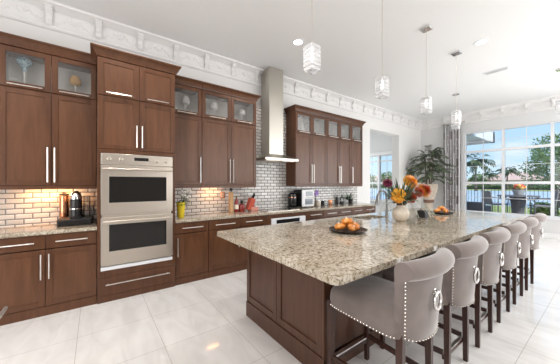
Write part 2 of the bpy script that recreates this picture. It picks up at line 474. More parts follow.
def upper_cab(label, x0, x1, nd, group, hs, with_crown=(True, True), zt=2.91, wide=None):
    """tall wall unit: solid doors below, glass doors above"""
    yf, yb, z0, zs = 3.93, 4.225, 1.372, 2.465
    t = thing('wall_cabinet', label, 'cabinet', ((x0+x1)/2, yb, z0), group=group)
    w = .019
    b = MB(); b.box(x0, x0+w, yf, yb, z0, zt); b.box(x1-w, x1, yf, yb, z0, zt); b.box(x0+w, x1-w, yf, yb, z0, z0+w)
    b.box(x0+w, x1-w, yf, yb, zs-w/2, zs+w/2); b.box(x0+w, x1-w, yf, yb, zt-w, zt); b.box(x0+w, x1-w, yb-.008, yb, z0+w, zs)
    build('body', b, M_wood, t)
    build('liner', MB().box(x0+w, x1-w, yb-.012, yb-.002, zs+w/2, zt-w).box(x0+w, x0+w+.004, yf+.02, yb-.012, zs+w/2, zt-w).box(x1-w-.004, x1-w, yf+.02, yb-.012, zs+w/2, zt-w).box(x0+w+.004, x1-w-.004, yf+.03, yb-.012, zs+w/2, zs+w/2+.004), M_liner, t, label='pale interior lining')
    build('light_rail', MB().box(x0, x1, 3.912, 3.935, z0-.022, z0+.018), M_wood, t, bevel=.003)
    dw = (x1-x0)/nd
    for i in range(nd):
        a, c = x0+dw*i, x0+dw*(i+1)
        d = door(t, a, c, z0+.02, zs-.004, 3.91)
        side = hs[i]
        hx = c-.030 if side > 0 else a+.030
        handle_bar(d, (hx, 3.91, 1.43), (hx, 3.91, 1.83))
        g = door(t, a, c, zs+.004, zt-.004, 3.91, glass=True, fw=.056)
        handle_bar(g, ((a+c)/2-.14, 3.91, zs+.028), ((a+c)/2+.14, 3.91, zs+.028), off=.03)
    crown(t, x0, x1, 3.91, yb, zt, left=with_crown[0], right=with_crown[1])
    return t
G_UP = 'wall cabinets with glass upper doors'
upper_cab('brown wall cabinet left of the tall oven cabinet, two tall doors under two glass doors', -.83, .016, 2, G_UP, (1, -1), (False, False))
upper_cab('brown wall cabinet off the left edge of the photo, next to the corner', -1.68, -.834, 2, G_UP, (1, -1), (False, False))
upper_cab('single-door brown wall cabinet touching the right side of the oven cabinet', .89, 1.358, 1, G_UP, (1,), (False, False))
upper_cab('two-door brown wall cabinet just left of the range hood, yellow vase side', 1.362, 2.36, 2, G_UP, (1, -1), (False, True))
upper_cab('two-door brown wall cabinet right beside the range hood, above the toaster oven', 3.29, 4.215, 2, G_UP, (1, -1), (True, False))
upper_cab('middle two-door brown wall cabinet of the run right of the hood', 4.219, 5.07, 2, G_UP, (1, -1), (False, False))
upper_cab('narrow single-door brown wall cabinet at the far end beside the doorway', 5.074, 5.54, 1, G_UP, (-1,), (False, True))

# tall oven cabinet
t = thing('oven_cabinet', 'tall brown cabinet housing the steel double oven', 'cabinet', (.452, 4.22, 0))
x0, x1, yf, yb = .02, .885, 3.64, 4.222
b = MB()
b.box(x0, x0+.02, yf, yb, 0, 2.915); b.box(x1-.02, x1, yf, yb, 0, 2.915); b.box(x0+.02, x1-.02, yb-.02, yb, .0, 2.915)
b.box(x0+.02, x1-.02, yf, yb-.02, 2.895, 2.915); b.box(x0+.02, x1-.02, yf, yb-.02, 1.79, 1.81); b.box(x0+.02, x1-.02, yf, yb-.02, .345, .365)
b.box(x0+.02, x1-.02, yf+.0, yf+.03, 0, .075)
build('body', b, M_wood, t)
b = MB(); y = 3.618
b.box(x0, .052, y, y+.022, .30, 1.825); b.box(.850, x1, y, y+.022, .30, 1.825); b.box(.052, .850, y, y+.022, 1.780, 1.825); b.box(.052, .850, y, y+.022, .303, .377)
build('face_frame', b, M_wood, t, bevel=.002)
build('plinth', MB().box(x0, x1, 3.628, 3.645, 0, .078), M_wood, t, bevel=.002)
xm = .4525
for a, c, s in ((x0, xm, 1), (xm, x1, -1)):
    d = door(t, a, c, 1.828, 2.462, y); hx = c-.03 if s > 0 else a+.03
    handle_bar(d, (hx, y, 1.865), (hx, y, 2.14))
    d = door(t, a, c, 2.467, 2.91, y); handle_bar(d, ((a+c)/2-.13, y, 2.496), ((a+c)/2+.13, y, 2.496))
d = build('drawer', MB().box(x0+.002, x1-.002, y, y+.02, .08, .298), M_wood, t, bevel=.003)
handle_bar(d, (.10, y, .215), (.81, y, .215))
crown(t, x0, x1, y, yb, 2.915)

# double oven
t = thing('double_oven', 'stainless steel double wall oven built into the tall cabinet', 'oven', (.455, 3.65, .39))
X0, X1, y = .054, .848, 3.598
build('chassis', MB().box(X0+.01, X1-.01, 3.63, 4.15, .385, 1.77), M_steel, t)
cp = build('control_panel', MB().box(X0, X1, y, 3.632, 1.642, 1.776), M_steel, t, bevel=.004)
build('display', MB().box(.395, .555, y-.003, y+.004, 1.700, 1.740), M_black, cp, bevel=.001)
for kx in (.135, .255, .575, .655, .765):
    q = MB(); r = .022 if kx != .575 else .010
    q.lathe([(r, 0), (r, .008), (r*.8, .010), (r*.74, .028), (r*.6, .032)], 20); q.xform(Matrix.Translation((kx, y, 1.708)) @ Matrix.Rotation(PI/2, 4, 'X'))
    build('knob', q, M_steel, cp)
def oven_door(z0, z1, wz0, wz1):
    b = MB(); wx0, wx1 = .134, .770; yy = y-.004
    b.box(X0, wx0, yy, 3.632, z0, z1); b.box(wx1, X1, yy, 3.632, z0, z1); b.box(wx0, wx1, yy, 3.632, z0, wz0); b.box(wx0, wx1, yy, 3.632, wz1, z1)
    d = build('door', b, M_steel, t, bevel=.002)
    build('window', MB().box(wx0-.002, wx1+.002, yy+.004, 3.628, wz0-.002, wz1+.002), M_ovenglass, d)
    q = MB(); zc = z1-.045
    q.tube([(X0+.015, yy-.05, zc), (X1-.015, yy-.05, zc)], .0125, 12)
    for hx in (X0+.05, X1-.05): q.box(hx-.012, hx+.012, yy-.05, yy+.004, zc-.010, zc+.010)
    build('handle', q, M_steel, d)
oven_door(1.046, 1.634, 1.185, 1.50)
oven_door(.442, 1.010, .605, .925)
build('vent_strip', MB().box(X0, X1, 3.606, 3.635, .382, .424), M_white, t, bevel=.002, label='white vent strip')

# base cabinets and worktops
def base_cab(label, x0, x1, cols, group='base cabinets along the left wall', doors=True, hs=None, hmat=None, drawers=True):
    yf, yb = 3.66, 4.222
    t = thing('base_cabinet', label, 'cabinet', ((x0+x1)/2, yb, 0), group=group)
    w = .019
    b = MB(); b.box(x0, x0+w, yf, yb, 0, .868); b.box(x1-w, x1, yf, yb, 0, .868); b.box(x0+w, x1-w, yf, yb, .10, .12); b.box(x0+w, x1-w, yb-.01, yb, .12, .868); b.box(x0+w, x1-w, yf, yf+.05, .845, .868); b.box(x0+w, x1-w, yf, yf+.02, 0, .1)
    build('body', b, M_wood, t)
    build('plinth', MB().box(x0, x1, 3.645, 3.662, 0, .098), M_wood, t, bevel=.002)
    for i in range(len(cols)-1):
        a, c = cols[i], cols[i+1]
        if drawers: drawer(t, a, c, .715, .866, 3.64, hw=min(.34, (c-a)*.62))
        if doors:
            d = door(t, a, c, .102, .708, 3.64)
            s = hs[i] if hs else 1
            hx = c-.032 if s > 0 else a+.032
            handle_bar(d, (hx, 3.64, .40), (hx, 3.64, .665))
    return t
base_cab('two-door brown base cabinet under the coffee machine, left of the oven', -.87, .016, (-.87, -.427, .016), hs=(1, -1))
base_cab('brown base cabinet off the left edge of the photo', -1.76, -.874, (-1.76, -1.317, -.874), hs=(1, -1))
base_cab('single brown base cabinet under the yellow vase, beside the ovens', .889, 1.362, (.889, 1.362), hs=(-1,))
base_cab('two-door brown base cabinet beneath the bottles and knife block', 1.366, 2.39, (1.366, 1.888, 2.39), hs=(1, 1))
base_cab('brown base cabinet under the toaster oven, just right of the undercounter oven', 3.33, 3.815, (3.33, 3.815), hs=(-1,))
base_cab('brown base cabinet below the row of canisters', 3.819, 4.748, (3.819, 4.284, 4.748), hs=(1, -1))
base_cab('brown base cabinet at the far end of the run beside the doorway', 4.752, 5.70, (4.752, 5.17, 5.70), hs=(1, -1))
# housing + undercounter oven
t = thing('oven_housing', 'brown base unit around the undercounter oven, below the cooktop', 'cabinet', (2.86, 4.22, 0))
b = MB(); b.box(2.394, 2.50, 3.642, 4.222, 0, .868); b.box(3.30, 3.327, 3.642, 4.222, 0, .868); b.box(2.5, 3.3, 3.642, 3.66, .80, .868); b.box(2.5, 3.3, 3.642, 4.222, 0, .14)
build('body', b, M_wood, t, bevel=.002)
t = thing('undercounter_oven', 'white and steel undercounter oven with black control strip, below the cooktop', 'oven', (2.9, 3.65, .14))
build('chassis', MB().box(2.51, 3.29, 3.66, 4.15, .145, .79), M_steel, t)
o = build('control_panel', MB().box(2.503, 3.297, 3.618, 3.658, .665, .796), M_white, t, bevel=.003)
build('display', MB().box(2.60, 3.14, 3.614, 3.624, .70, .768), M_black, o)
o = build('door', MB().box(2.503, 3.297, 3.618, 3.658, .145, .655), M_white, t, bevel=.003)
build('window', MB().box(2.60, 3.20, 3.612, 3.63, .22, .54), M_ovenglass, o)
handle_bar(o, (2.56, 3.618, .61), (3.24, 3.618, .61), off=.045, r=.01)

tag(build('worktop', MB().box(-2.0, .018, 3.612, 4.226, .87, .912), M_granite, bevel=.008), 'granite worktop left of the oven cabinet, coffee machine on it', 'worktop')
tag(build('worktop', MB().box(.888, 5.74, 3.612, 4.226, .87, .912), M_granite, bevel=.008), 'long granite worktop along the wall under the range hood', 'worktop')
t = thing('cooktop', 'flat glass cooktop with steel rim set in the wall worktop under the hood', 'cooktop', (2.82, 3.92, .912))
build('glass_top', MB().box(2.46, 3.20, 3.69, 4.16, .9125, .918), M_ovenglass, t, bevel=.002)
b = MB(); b.box(2.452, 3.208, 3.682, 3.69, .9123, .920); b.box(2.452, 3.208, 4.16, 4.168, .9123, .920); b.box(2.452, 2.46, 3.69, 4.16, .9123, .920); b.box(3.20, 3.208, 3.69, 4.16, .9123, .920)
build('rim', b, M_steel, t)

# range hood
t = thing('range_hood', 'stainless steel chimney range hood on the tiled wall', 'range hood', (2.82, 4.22, 1.85))
a = MB(); zz = [(1.850, 0), (1.905, 0)]
def rect(xa, xb, ya, yb_, z): return [(xa, ya, z), (xb, ya, z), (xb, yb_, z), (xa, yb_, z)]
a.loft([rect(2.44, 3.22, 3.735, 4.226, 1.850), rect(2.44, 3.22, 3.735, 4.226, 1.895), rect(2.66, 2.99, 3.93, 4.226, 1.985)])
build('canopy', a, M_hood, t, bevel=.003)
build('chimney', MB().box(2.66, 2.99, 3.93, 4.226, 1.98, 3.648), M_hood, t, bevel=.004)
b = MB()
for k in range(2): b.box(2.50+.34*k, 2.82+.34*k, 3.79, 4.16, 1.842, 1.851)
build('filter', b, M_steel, t)
b = MB()
for k in range(4): b.lathe([(.009, 0), (.009, .006)], 12, (0, 0, 0)); b.xform(Matrix.Translation((2.76+.04*k, 3.735, 1.873)) @ Matrix.Rotation(PI/2, 4, 'X'), len(b.v)-24)
build('button', b, M_chrome, t)

# left return run: only its drawer pull reaches into the frame
t = thing('return_cabinet', 'cabinet at the left edge showing only the end of its bar pull', 'cabinet', (-.75, 1.0, 0))
build('body', MB().box(-1.05, -.46, .1, 1.99, 0, .868), M_wood, t)
d = build('drawer', MB().box(-.46, -.438, .9, 1.985, .62, .862), M_wood, t, bevel=.003)
a = MB(); a.tube([(-.385, 1.15, .745), (-.385, 1.955, .745)], .009, 10)
for yy in (1.2, 1.90): a.tube([(-.44, yy, .745), (-.385, yy, .745)], .006, 8)
build('handle', a, M_nickel, d)

# ------------------------------------------------------------------ island
t = thing('kitchen_island', 'large brown panelled kitchen island below the granite top', 'island', (3.3, 1.8, 0))
ix0, ix1, iy0, iy1 = 1.33, 5.12, 1.30, 2.37
# carcass with an open well for the sink
b = MB(); b.box(ix0, ix0+.02, iy0, iy1, 0, .877); b.box(ix1-.02, ix1, iy0, iy1, 0, .877); b.box(ix0+.02, ix1-.02, iy0, iy0+.02, 0, .877); b.box(ix0+.02, ix1-.02, iy1-.02, iy1, 0, .877); b.box(ix0+.02, ix1-.02, iy0+.02, iy1-.02, .10, .12)
build('body', b, M_island, t)
# end panels facing the camera
def end_panel(ya, yb_):
    fw = .06; z0, z1 = .168, .874; xx = 1.308
    a = MB(); a.box(xx, ix0, ya, ya+fw, z0, z1); a.box(xx, ix0, yb_-fw, yb_, z0, z1); a.box(xx, ix0, ya+fw, yb_-fw, z0, z0+fw); a.box(xx, ix0, ya+fw, yb_-fw, z1-fw, z1)
    d = build('end_panel', a, M_island, t, bevel=.003)
    build('panel', MB().box(xx+.011, ix0-.002, ya+fw-.004, yb_-fw+.004, z0+fw-.004, z1-fw+.004), M_island, d)
end_panel(1.823, 2.368); end_panel(1.262, 1.817)
build('plinth', MB().box(1.302, 1.33, 1.242, 2.375, 0, .16), M_island, t, bevel=.006)
build('corner_post', MB().box(1.308, 1.40, 1.242, 1.262, 0, .877), M_island, t, bevel=.004)
b = MB()
for k in range(5):
    a0 = 1.42+k*.74; b.box(a0+.0, a0+.72, 1.288, 1.30, .14, .86)
build('back_panel', b, M_island, t, bevel=.003)
build('back_plinth', MB().box(1.40, 5.12, 1.275, 1.302, 0, .13), M_island, t, bevel=.004)
# kitchen side fronts
def kfront(xa, xb, z0, z1, h=None, nm='door'):
    d = build(nm, MB().box(xa+.002, xb-.002, iy1, iy1+.02, z0, z1), M_island, t, bevel=.003)
    if h:
        p, q = Vector(h[0]), Vector(h[1]); a = MB(); n = Vector((0, .038, 0)); e = (q-p).normalized()
        a.tube([p+n, q+n], .008, 8)
        for s in (p+e*.03, q-e*.03): a.tube([s-Vector((0, .012, 0)), s+n], .006, 8)
        build('handle', a, M_nickel, d)
yk = iy1+.02
kfront(1.34, 1.95, .12, .865, ((1.36, yk, .79), (1.93, yk, .79)), 'appliance_panel')
for k in range(5):
    a0 = 1.96+k*.63
    kfront(a0, a0+.62, .70, .865, ((a0+.16, yk, .785), (a0+.46, yk, .785)), 'drawer')
    kfront(a0, a0+.62, .12, .69, ((a0+.05, yk, .42), (a0+.05, yk, .66)))

# granite top with a sink cut-out
def rrect(xa, xb, ya, yb_, r, n=6):
    pts = []
    for cx, cy, a0 in ((xb-r, yb_-r, 0), (xa+r, yb_-r, PI/2), (xa+r, ya+r, PI), (xb-r, ya+r, 3*PI/2)):
        for i in range(n+1):
            a = a0+PI/2*i/n; pts.append((cx+r*math.cos(a), cy+r*math.sin(a)))
    return pts
def slab_with_hole(outer, inner, z0, z1):
    bm = bmesh.new(); es = []
    for loop in (outer, inner):
        vs = [bm.verts.new((x, y, z1)) for x, y in loop]
        es += [bm.edges.new((vs[i], vs[(i+1) % len(vs)])) for i in range(len(vs))]
    bmesh.ops.triangle_fill(bm, use_beauty=True, use_dissolve=False, edges=es)
    g = bmesh.ops.extrude_face_region(bm, geom=list(bm.faces))
    bmesh.ops.translate(bm, vec=(0, 0, z0-z1), verts=[e for e in g['geom'] if isinstance(e, bmesh.types.BMVert)])
    m = MB(); bm.verts.index_update()
    m.v = [tuple(v.co) for v in bm.verts]; m.f = [tuple(v.index for v in f.verts) for f in bm.faces]; bm.free()
    return m
sx0, sx1, sy0, sy1 = 2.98, 3.53, 2.03, 2.335
m = slab_with_hole(rrect(1.0, 5.36, .862, 2.475, .05), rrect(sx0, sx1, sy0, sy1, .05), .878, .92)
tag(build('island_top', m, M_granite, bevel=.009, seg=3, smooth=True, angle=30), 'big polished speckled granite top of the island', 'worktop')
# sink
t = thing('sink', 'stainless undermount sink sunk in the island top', 'sink', (3.25, 2.18, .70))
def ring2(pts, z): return [(x, y, z) for x, y in pts]
a = MB()
o_ = rrect(sx0-.012, sx1+.012, sy0-.012, sy1+.012, .055); i_ = rrect(sx0-.006, sx1+.006, sy0-.006, sy1+.006, .052); ib = rrect(sx0+.005, sx1-.005, sy0+.005, sy1-.005, .06)
a.loft([ring2(i_, .8775), ring2(ib, .70)], False, True); 
a.loft([ring2(o_, .8775), ring2(o_, .69)], False, True); a.loft([ring2(i_, .8775), ring2(o_, .8775)], False, False)
build('basin', a, M_steel, t)
build('drain', MB().lathe([(.045, .0), (.045, .004), (.03, .006)], 20, (3.25, 2.18, .70)), M_chrome, t)
# faucet
t = thing('faucet', 'brushed nickel gooseneck pull-down faucet at the end of the sink', 'faucet', (3.605, 2.11, .92))
fb = Vector((3.605, 2.11, .92)); 
build('base', MB().lathe([(.028, 0), (.028, .01), (.022, .016), (.021, .10), (.018, .112)], 20, fb), M_faucet, t)
hd = Vector((-.245, .02, 0)); R_ = .115; pts = [fb+Vector((0, 0, z)) for z in (.1, .18, .265)]
for i in range(1, 13):
    a_ = PI*i/12*.98; pts.append(fb+Vector((0, 0, .275))+hd.normalized()*(R_-R_*math.cos(a_))+Vector((0, 0, R_*math.sin(a_))))
build('spout', MB().tube(pts,   .015, 12), M_faucet, t)
e = pts[-1]; dn = (pts[-1]-pts[-2]).normalized()
build('spray_head', MB().tube([e-dn*.005, e+dn*.03, e+dn*.09, e+dn*.11], [.017, .019, .024, .022], 14), M_faucet, t)
lv = build('lever', MB().tube([fb+Vector((.0, -.02, .075)), fb+Vector((.02, -.05, .09)), fb+Vector((.05, -.11, .13))], [.009, .007, .005], 8), M_faucet, t)

# ------------------------------------------------------------------ bar stools
def seat_outline(n=40, hw=.245, y0=-.27, y1=.255):
    cy = (y0+y1)/2; hy = (y1-y0)/2; out = []
    for i in range(n):
        a = 2*PI*i/n; c, s_ = math.cos(a), math.sin(a); p = 2/6.5
        out.append((hw*math.copysign(abs(c)**p, c), cy+hy*math.copysign(abs(s_)**p, s_)))
    return out
def skirt_z(y): return .568-.014*max(0, (.255-y)/.52)
def make_stool(label, group):
    t = thing('bar_stool', label, 'bar stool', (0, 0, 0), group=group)
    o = seat_outline(); cy = .0275
    def sc(k, z): return [(x*k, cy+(y-cy)*k, z) for x, y in o]
    a = MB()
    a.loft([[(x*.96, cy+(y-cy)*.96, skirt_z(y)+.012) for x, y in o], [(x, y, skirt_z(y)) for x, y in o], [(x*1.008, cy+(y-cy)*1.008, skirt_z(y)+.035) for x, y in o], sc(1.0, .640), sc(.985, .662), sc(.945, .680), sc(.86, .692), sc(.6, .703), sc(.25, .707)])
    build('seat', a, M_velvet, t, world=False, angle=70)
    # scroll-top back, bowed in plan
    prof = [(-.010, .60), (-.006, .70), (.0, .80), (.004, .90), (.004, .95)]          # inner face (n: outward +)
    cx, cz, r = .060, .955, .056
    for i in range(0, 15):
        a_ = PI-(PI*1.45)*i/14; prof.append((cx+r*math.cos(a_), cz+r*math.sin(a_)))
    prof += [(.062, .90), (.058, .84), (.054, .74), (.050, .62), (.046, .545), (.030, .530), (.005, .545)]
    nt_ = 16; rings = []
    for i in range(nt_+1):
        u = -1+2*i/nt_; ring = []
        for n_, z in prof:
            f = min(1, max(0, (z-.56)/.42)); hw = .212+.048*f**1.3
            if z < .60: hw -= .020*(1-(z-.53)/.07)**2
            edge = 1-.10*abs(u)**8
            lean = -.012*max(0, (z-.60)/.4)**1.2
            bow = .052*(1-u*u)
            y = -.242-n_*edge-bow+lean
            lift = .025*abs(u)**4 if z < .57 else 0
            ring.append((u*hw, y, z+lift-(.010*abs(u)**4 if z > .93 else 0)))
        rings.append(ring)
    a = MB().loft(rings)
    back = build('backrest', a, M_velvet, t, world=False, angle=50)
    # nailhead trim along skirt, side edges of the back and its lower edge
    a = MB(); 
    def stud(p): a.sphere(p, .0046, 6, 4)
    acc = 0; pr_ = None
    for i in range(len(o)+1):
        x, y = o[i % len(o)]
        p = Vector((x*1.012, cy+(y-cy)*1.012, skirt_z(y)+.010))
        if pr_ is not None and not (y < -.24 and pr_.y < -.24):
            d = (p-pr_).length; m_ = max(1, round(d/.021))
            for k in range(m_): stud(pr_+(p-pr_)*(k+.5)/m_)
        pr_ = p
    for u in (-1, 1):
        zs = [.575+.021*k for k in range(17)]
        for z in zs:
            f = min(1, max(0, (z-.56)/.42)); hw = .212+.048*f**1.3
            if z < .60: hw -= .020*(1-(z-.53)/.07)**2
            n_ = .046+.016*f
            stud((u*hw*1.0-u*.008, -.242-n_*.93-.052*(1-.97*.97)-.012*max(0, (z-.60)/.4)**1.2, z))
    for k in range(-8, 9):
        u = k/8.6; hw = .195
        stud((u*hw, -.242-.048-.052*(1-u*u), .545+.025*abs(u)**4))
    build('nailhead_trim', a, M_nail, t, world=False, kind='stuff')
    # ring pull
    a = MB(); yb_ = -.242-.056-.052-.004
    a.torus((0, yb_-.016, .755), .040, .0085, 1, 24, 8, 1.22)
    rg = build('ring_pull', a, M_ring, t, world=False)
    a = MB(); a.lathe([(.022, 0), (.022, .006), (.012, .012), (.009, .022)], 16); a.xform(Matrix.Translation((0, yb_+.006, .803)) @ Matrix.Rotation(PI/2, 4, 'X'))
    build('boss', a, M_ring, rg, world=False)
    def leg(x0, y0, z0, x1, y1, s0=.021, s1=.015):
        q = MB(); q.loft([[(x1+dx*s1, y1+dy*s1, 0) for dx, dy in ((-1, -1), (1, -1), (1, 1), (-1, 1))], [(x0+dx*s0, y0+dy*s0, z0) for dx, dy in ((-1, -1), (1, -1), (1, 1), (-1, 1))]])
        build('leg', q, M_dark, t, world=False, bevel=.002)
    for s in (-1, 1):
        leg(s*.212, .225, .60, s*.212, .232)
        leg(s*.175, -.25, .60, s*.182, -.25)
    build('apron', MB().box(-.205, .205, -.15, .235, .545, .575), M_dark, t, world=False)
    def rail(p, q, h=.034, w=.018):
        p = Vector(p); q = Vector(q); d = (q-p).normalized(); sd = Vector((-d.y, d.x, 0)).normalized()*w/2; up = Vector((0, 0, h/2)); k = MB()
        k.loft([[tuple(e+sd*a1+up*b1) for a1, b1 in ((-1, -1), (1, -1), (1, 1), (-1, 1))] for e in (p, q)])
        return k
    fr_ = build('stretcher', rail((-.2, .23, .16), (.2, .23, .16)), M_dark, t, world=False)
    build('footrest_bar', rail((-.198, .232, .182), (.198, .232, .182), .012, .026), M_chrome, fr_, world=False, label='chrome foot bar')
    rr = build('stretcher', rail((-.175, -.222, .16), (.175, -.222, .16)), M_dark, t, world=False)
    build('footrest_bar', rail((-.170, -.222, .180), (.170, -.222, .180), .008, .022), M_nickel, rr, world=False, label='metal capped rail')
    for s in (-1, 1):
        build('stretcher', rail((s*.178, -.222, .195), (s*.21, .23, .195)), M_dark, t, world=False)
    return t
G_ST = 'bar stools along the island'
stool_labels = ['taupe velvet bar stool nearest the camera, whole seat in view at the island corner',
 'second taupe velvet bar stool from the camera along the island', 'third taupe velvet bar stool from the camera along the island',
 'third taupe velvet bar stool from the window end of the island', 'second taupe velvet bar stool from the window end of the island',
 'taupe velvet bar stool farthest from the camera, nearest the windows']
st = make_stool(stool_labels[0], G_ST)
for k in range(6):
    o = st if k == 0 else copy_tree(st)
    o['label'] = stool_labels[k]; o.location = (1.548+.648*k, .972, 0)

# ------------------------------------------------------------------ pendants
def make_pendant(label, z_top, group, s=.118, h=.225):
    """origin at the ceiling plate"""
    t = thing('pendant_light', label, 'pendant light', (0, 0, 0), group=group)
    build('canopy', MB().box(-.065, .065, -.065, .065, -.022, 0), M_chrome, t, world=False, bevel=.003)
    build('cord', MB().tube([(0, 0, -.02), (0, 0, z_top+.02)], .0028, 6), M_steel, t, world=False)
    build('cap', MB().lathe([(.03, z_top-.01), (.03, z_top+.004), (.012, z_top+.008), (.010, z_top+.04), (.004, z_top+.045)], 16), M_chrome, t, world=False)
    # pressed-glass square shade: ribbed open-bottom box
    a = MB(); w = s/2; nb = 6
    for k in range(nb):
        z1 = z_top-h*k/nb; z0 = z_top-h*(k+1)/nb+.004; q = w*(1.0 if k < nb-1 else .93)
        out = rrect(-q, q, -q, q, .018, 3); inn = rrect(-q+.012, q-.012, -q+.012, q-.012, .012, 3); mid = rrect(-q-.004, q+.004, -q-.004, q+.004, .02, 3)
        zm = (z0+z1)/2
        a.loft([ring2(inn, z0), ring2(out, z0), ring2(mid, zm), ring2(out, z1), ring2(inn, z1)], False, False)
    top = rrect(-w*.93, w*.93, -w*.93, w*.93, .02, 3)
    a.loft([ring2(top, z_top-.002), ring2(top, z_top)])
    sh = build('shade', a, M_crystal, t, world=False, angle=25)
    build('bulb', MB().lathe([(.002, z_top-.135), (.014, z_top-.12), (.016, z_top-.09), (.010, z_top-.05), (.009, z_top-.02)], 12), M_bulb, t, world=False)
    return t
G_P = 'crystal pendants over the island'
pl = ['crystal pendant lamp nearest the camera, left-most above the island', 'second crystal pendant lamp above the island, over the sink',
      'third crystal pendant lamp above the island, its square ceiling plate in view', 'fourth crystal pendant lamp above the island, nearest the windows']
p0 = None
for k in range(4):
    o = make_pendant(pl[k], -1.005, G_P) if p0 is None else copy_tree(p0)
    if p0 is None: p0 = o
    o['label'] = pl[k]; o.location = (1.572+1.128*k, 1.64, ZC)
q0 = make_pendant('crystal pendant lamp hanging beyond the island in front of the curtain', -.62, 'crystal pendants by the windows', .15, .26)
q0.location = (7.22, 2.40, ZC)
q1 = copy_tree(q0); q1['label'] = 'crystal pendant lamp cut by the right edge of the photo'; q1.location = (7.29, .655, ZC)

# recessed lights, vent
def downlight(x, y, label):
    t = thing('recessed_light', label, 'ceiling light', (x, y, ZC), group='recessed ceiling lights')
    a = MB(); n = 28
    a.loft([[(x+r_*math.cos(2*PI*j/n), y+r_*math.sin(2*PI*j/n), z) for j in range(n)] for r_, z in ((.068, ZC-.002), (.072, ZC-.008), (.094, ZC-.006), (.098, ZC-.0005))], False, False)
    build('trim_ring', a, M_white, t)
    build('lens', MB().lathe([(.07, ZC-.006), (.07, ZC-.002)], 28, (x, y, 0)), M_lamp, t)
    light('recessed_lamp', 'SPOT', (x, y, ZC-.02), 60, (1, .97, .94), aim=(0, 0, -1), radius=.06).data.spot_size = 2.2
downlight(2.574, 3.0, 'recessed round ceiling light beside the nearest pendant')
downlight(4.90, 1.284, 'recessed round ceiling light near the air vent')
downlight(.30, 3.0, 'added recessed fill light above the oven, off the top of the photo')  # unseen downlights from here on are added to brighten the floor
downlight(.6, 1.2, 'added recessed fill light above the floor in front of the ovens, off the photo')
for dx_, dy_, lb_ in ((-1.4, 2.2, 'added recessed fill light left of the photo by the return cabinet'), (-1.4, .2, 'added recessed fill light behind the camera'), (1.6, -.6, 'added recessed fill light right of the camera'), (3.4, -1.2, 'added recessed fill light out of view behind the stools'), (6.2, -1.2, 'added recessed fill light out of view near the bay')):  # more added downlights out of view, for light on the floor
    downlight(dx_, dy_, lb_)
t = thing('air_vent', 'white slotted air vent in the ceiling', 'vent', (6.37, 1.43, ZC))
a = MB(); a.box(6.30, 6.44, 1.235, 1.265, ZC-.014, ZC-.0005); a.box(6.30, 6.44, 1.595, 1.625, ZC-.014, ZC-.0005); a.box(6.30, 6.315, 1.265, 1.595, ZC-.014, ZC-.0005); a.box(6.425, 6.44, 1.265, 1.595, ZC-.014, ZC-.0005)
build('frame', a, M_white, t, bevel=.002)
a = MB()
for k in range(5): a.box(6.322+.022*k, 6.335+.022*k, 1.265, 1.595, ZC-.010, ZC-.003)
build('slats', a, mat('vent_grey', (.62, .62, .62), .5), t)

# under-cabinet lamps (warm strips)
def strip(x, w, e, label):
    t = thing('under_cabinet_light', label, 'light', (x, 4.10, 1.365), group='warm lights under the wall cabinets')
    build('housing', MB().box(x-w/2, x+w/2, 4.07, 4.13, 1.360, 1.3715), M_white, t)
    light('strip_lamp', 'AREA', (x, 4.10, 1.356), e, (1, .47, .17), size=(w*.9, .05), aim=(0, .25, -1))
strip(-.42, .5, 4.6, 'warm light strip under the wall cabinet left of the oven')
strip(1.62, .22, 1.4, 'warm light strip under the wall cabinet over the yellow vase')

# ------------------------------------------------------------------ goblets behind the cabinet glass
M_frost = mat('white_frosted_glass', (.86, .86, .86), .3)
M_frost2 = mat('blue_mosaic_glass', (.45, .65, .72), .15)
vz = N(M_frost2, 'ShaderNodeTexVoronoi'); vz.inputs['Scale'].default_value = 60; L(M_frost2, coords(M_frost2), vz.inputs['Vector'])
rr_ = ramp(M_frost2, [(0, (.85, .95, .97)), (.35, (.45, .68, .76)), (.7, (.18, .30, .40))]); L(M_frost2, vz.outputs['Distance'], rr_.inputs[0]); L(M_frost2, rr_.outputs[0], P(M_frost2).inputs['Base Color'])
M_amber = mat('amber_glass', (.85, .48, .14), .12, Transmission_Weight=.2)
M_stem = mat('pale_stem_glass', (.78, .78, .76), .15)
def goblet(x, y, z, label, m, hw=.055, h=.30, flat=False):
    t = thing('goblet_lamp', label, 'goblet', (x, y, z), group='ornamental goblets behind the cabinet glass')
    build('stem', MB().lathe([(.04, 0), (.04, .006), (.012, .014), (.008, .06), (.012, h*.45), (.016, h*.52), (.010, h*.58), (.018, h*.62)], 16, (x, y, z)), M_stem, t)
    if flat: prof = [(.012, h*.58), (.024, h*.66), (.036, h*.74), (hw*.9, h*.80), (hw*1.08, h*.86), (hw*.95, h*.93), (hw*.5, h*.99), (.004, h)]
    else: prof = [(hw*.62, h*.58), (hw*.95, h*.64), (hw, h*.74), (hw*.86, h*.87), (hw*.5, h*.97), (.004, h)]
    build('bowl', MB().lathe(prof, 20, (x, y, z)), m, t)
zg = 2.4805
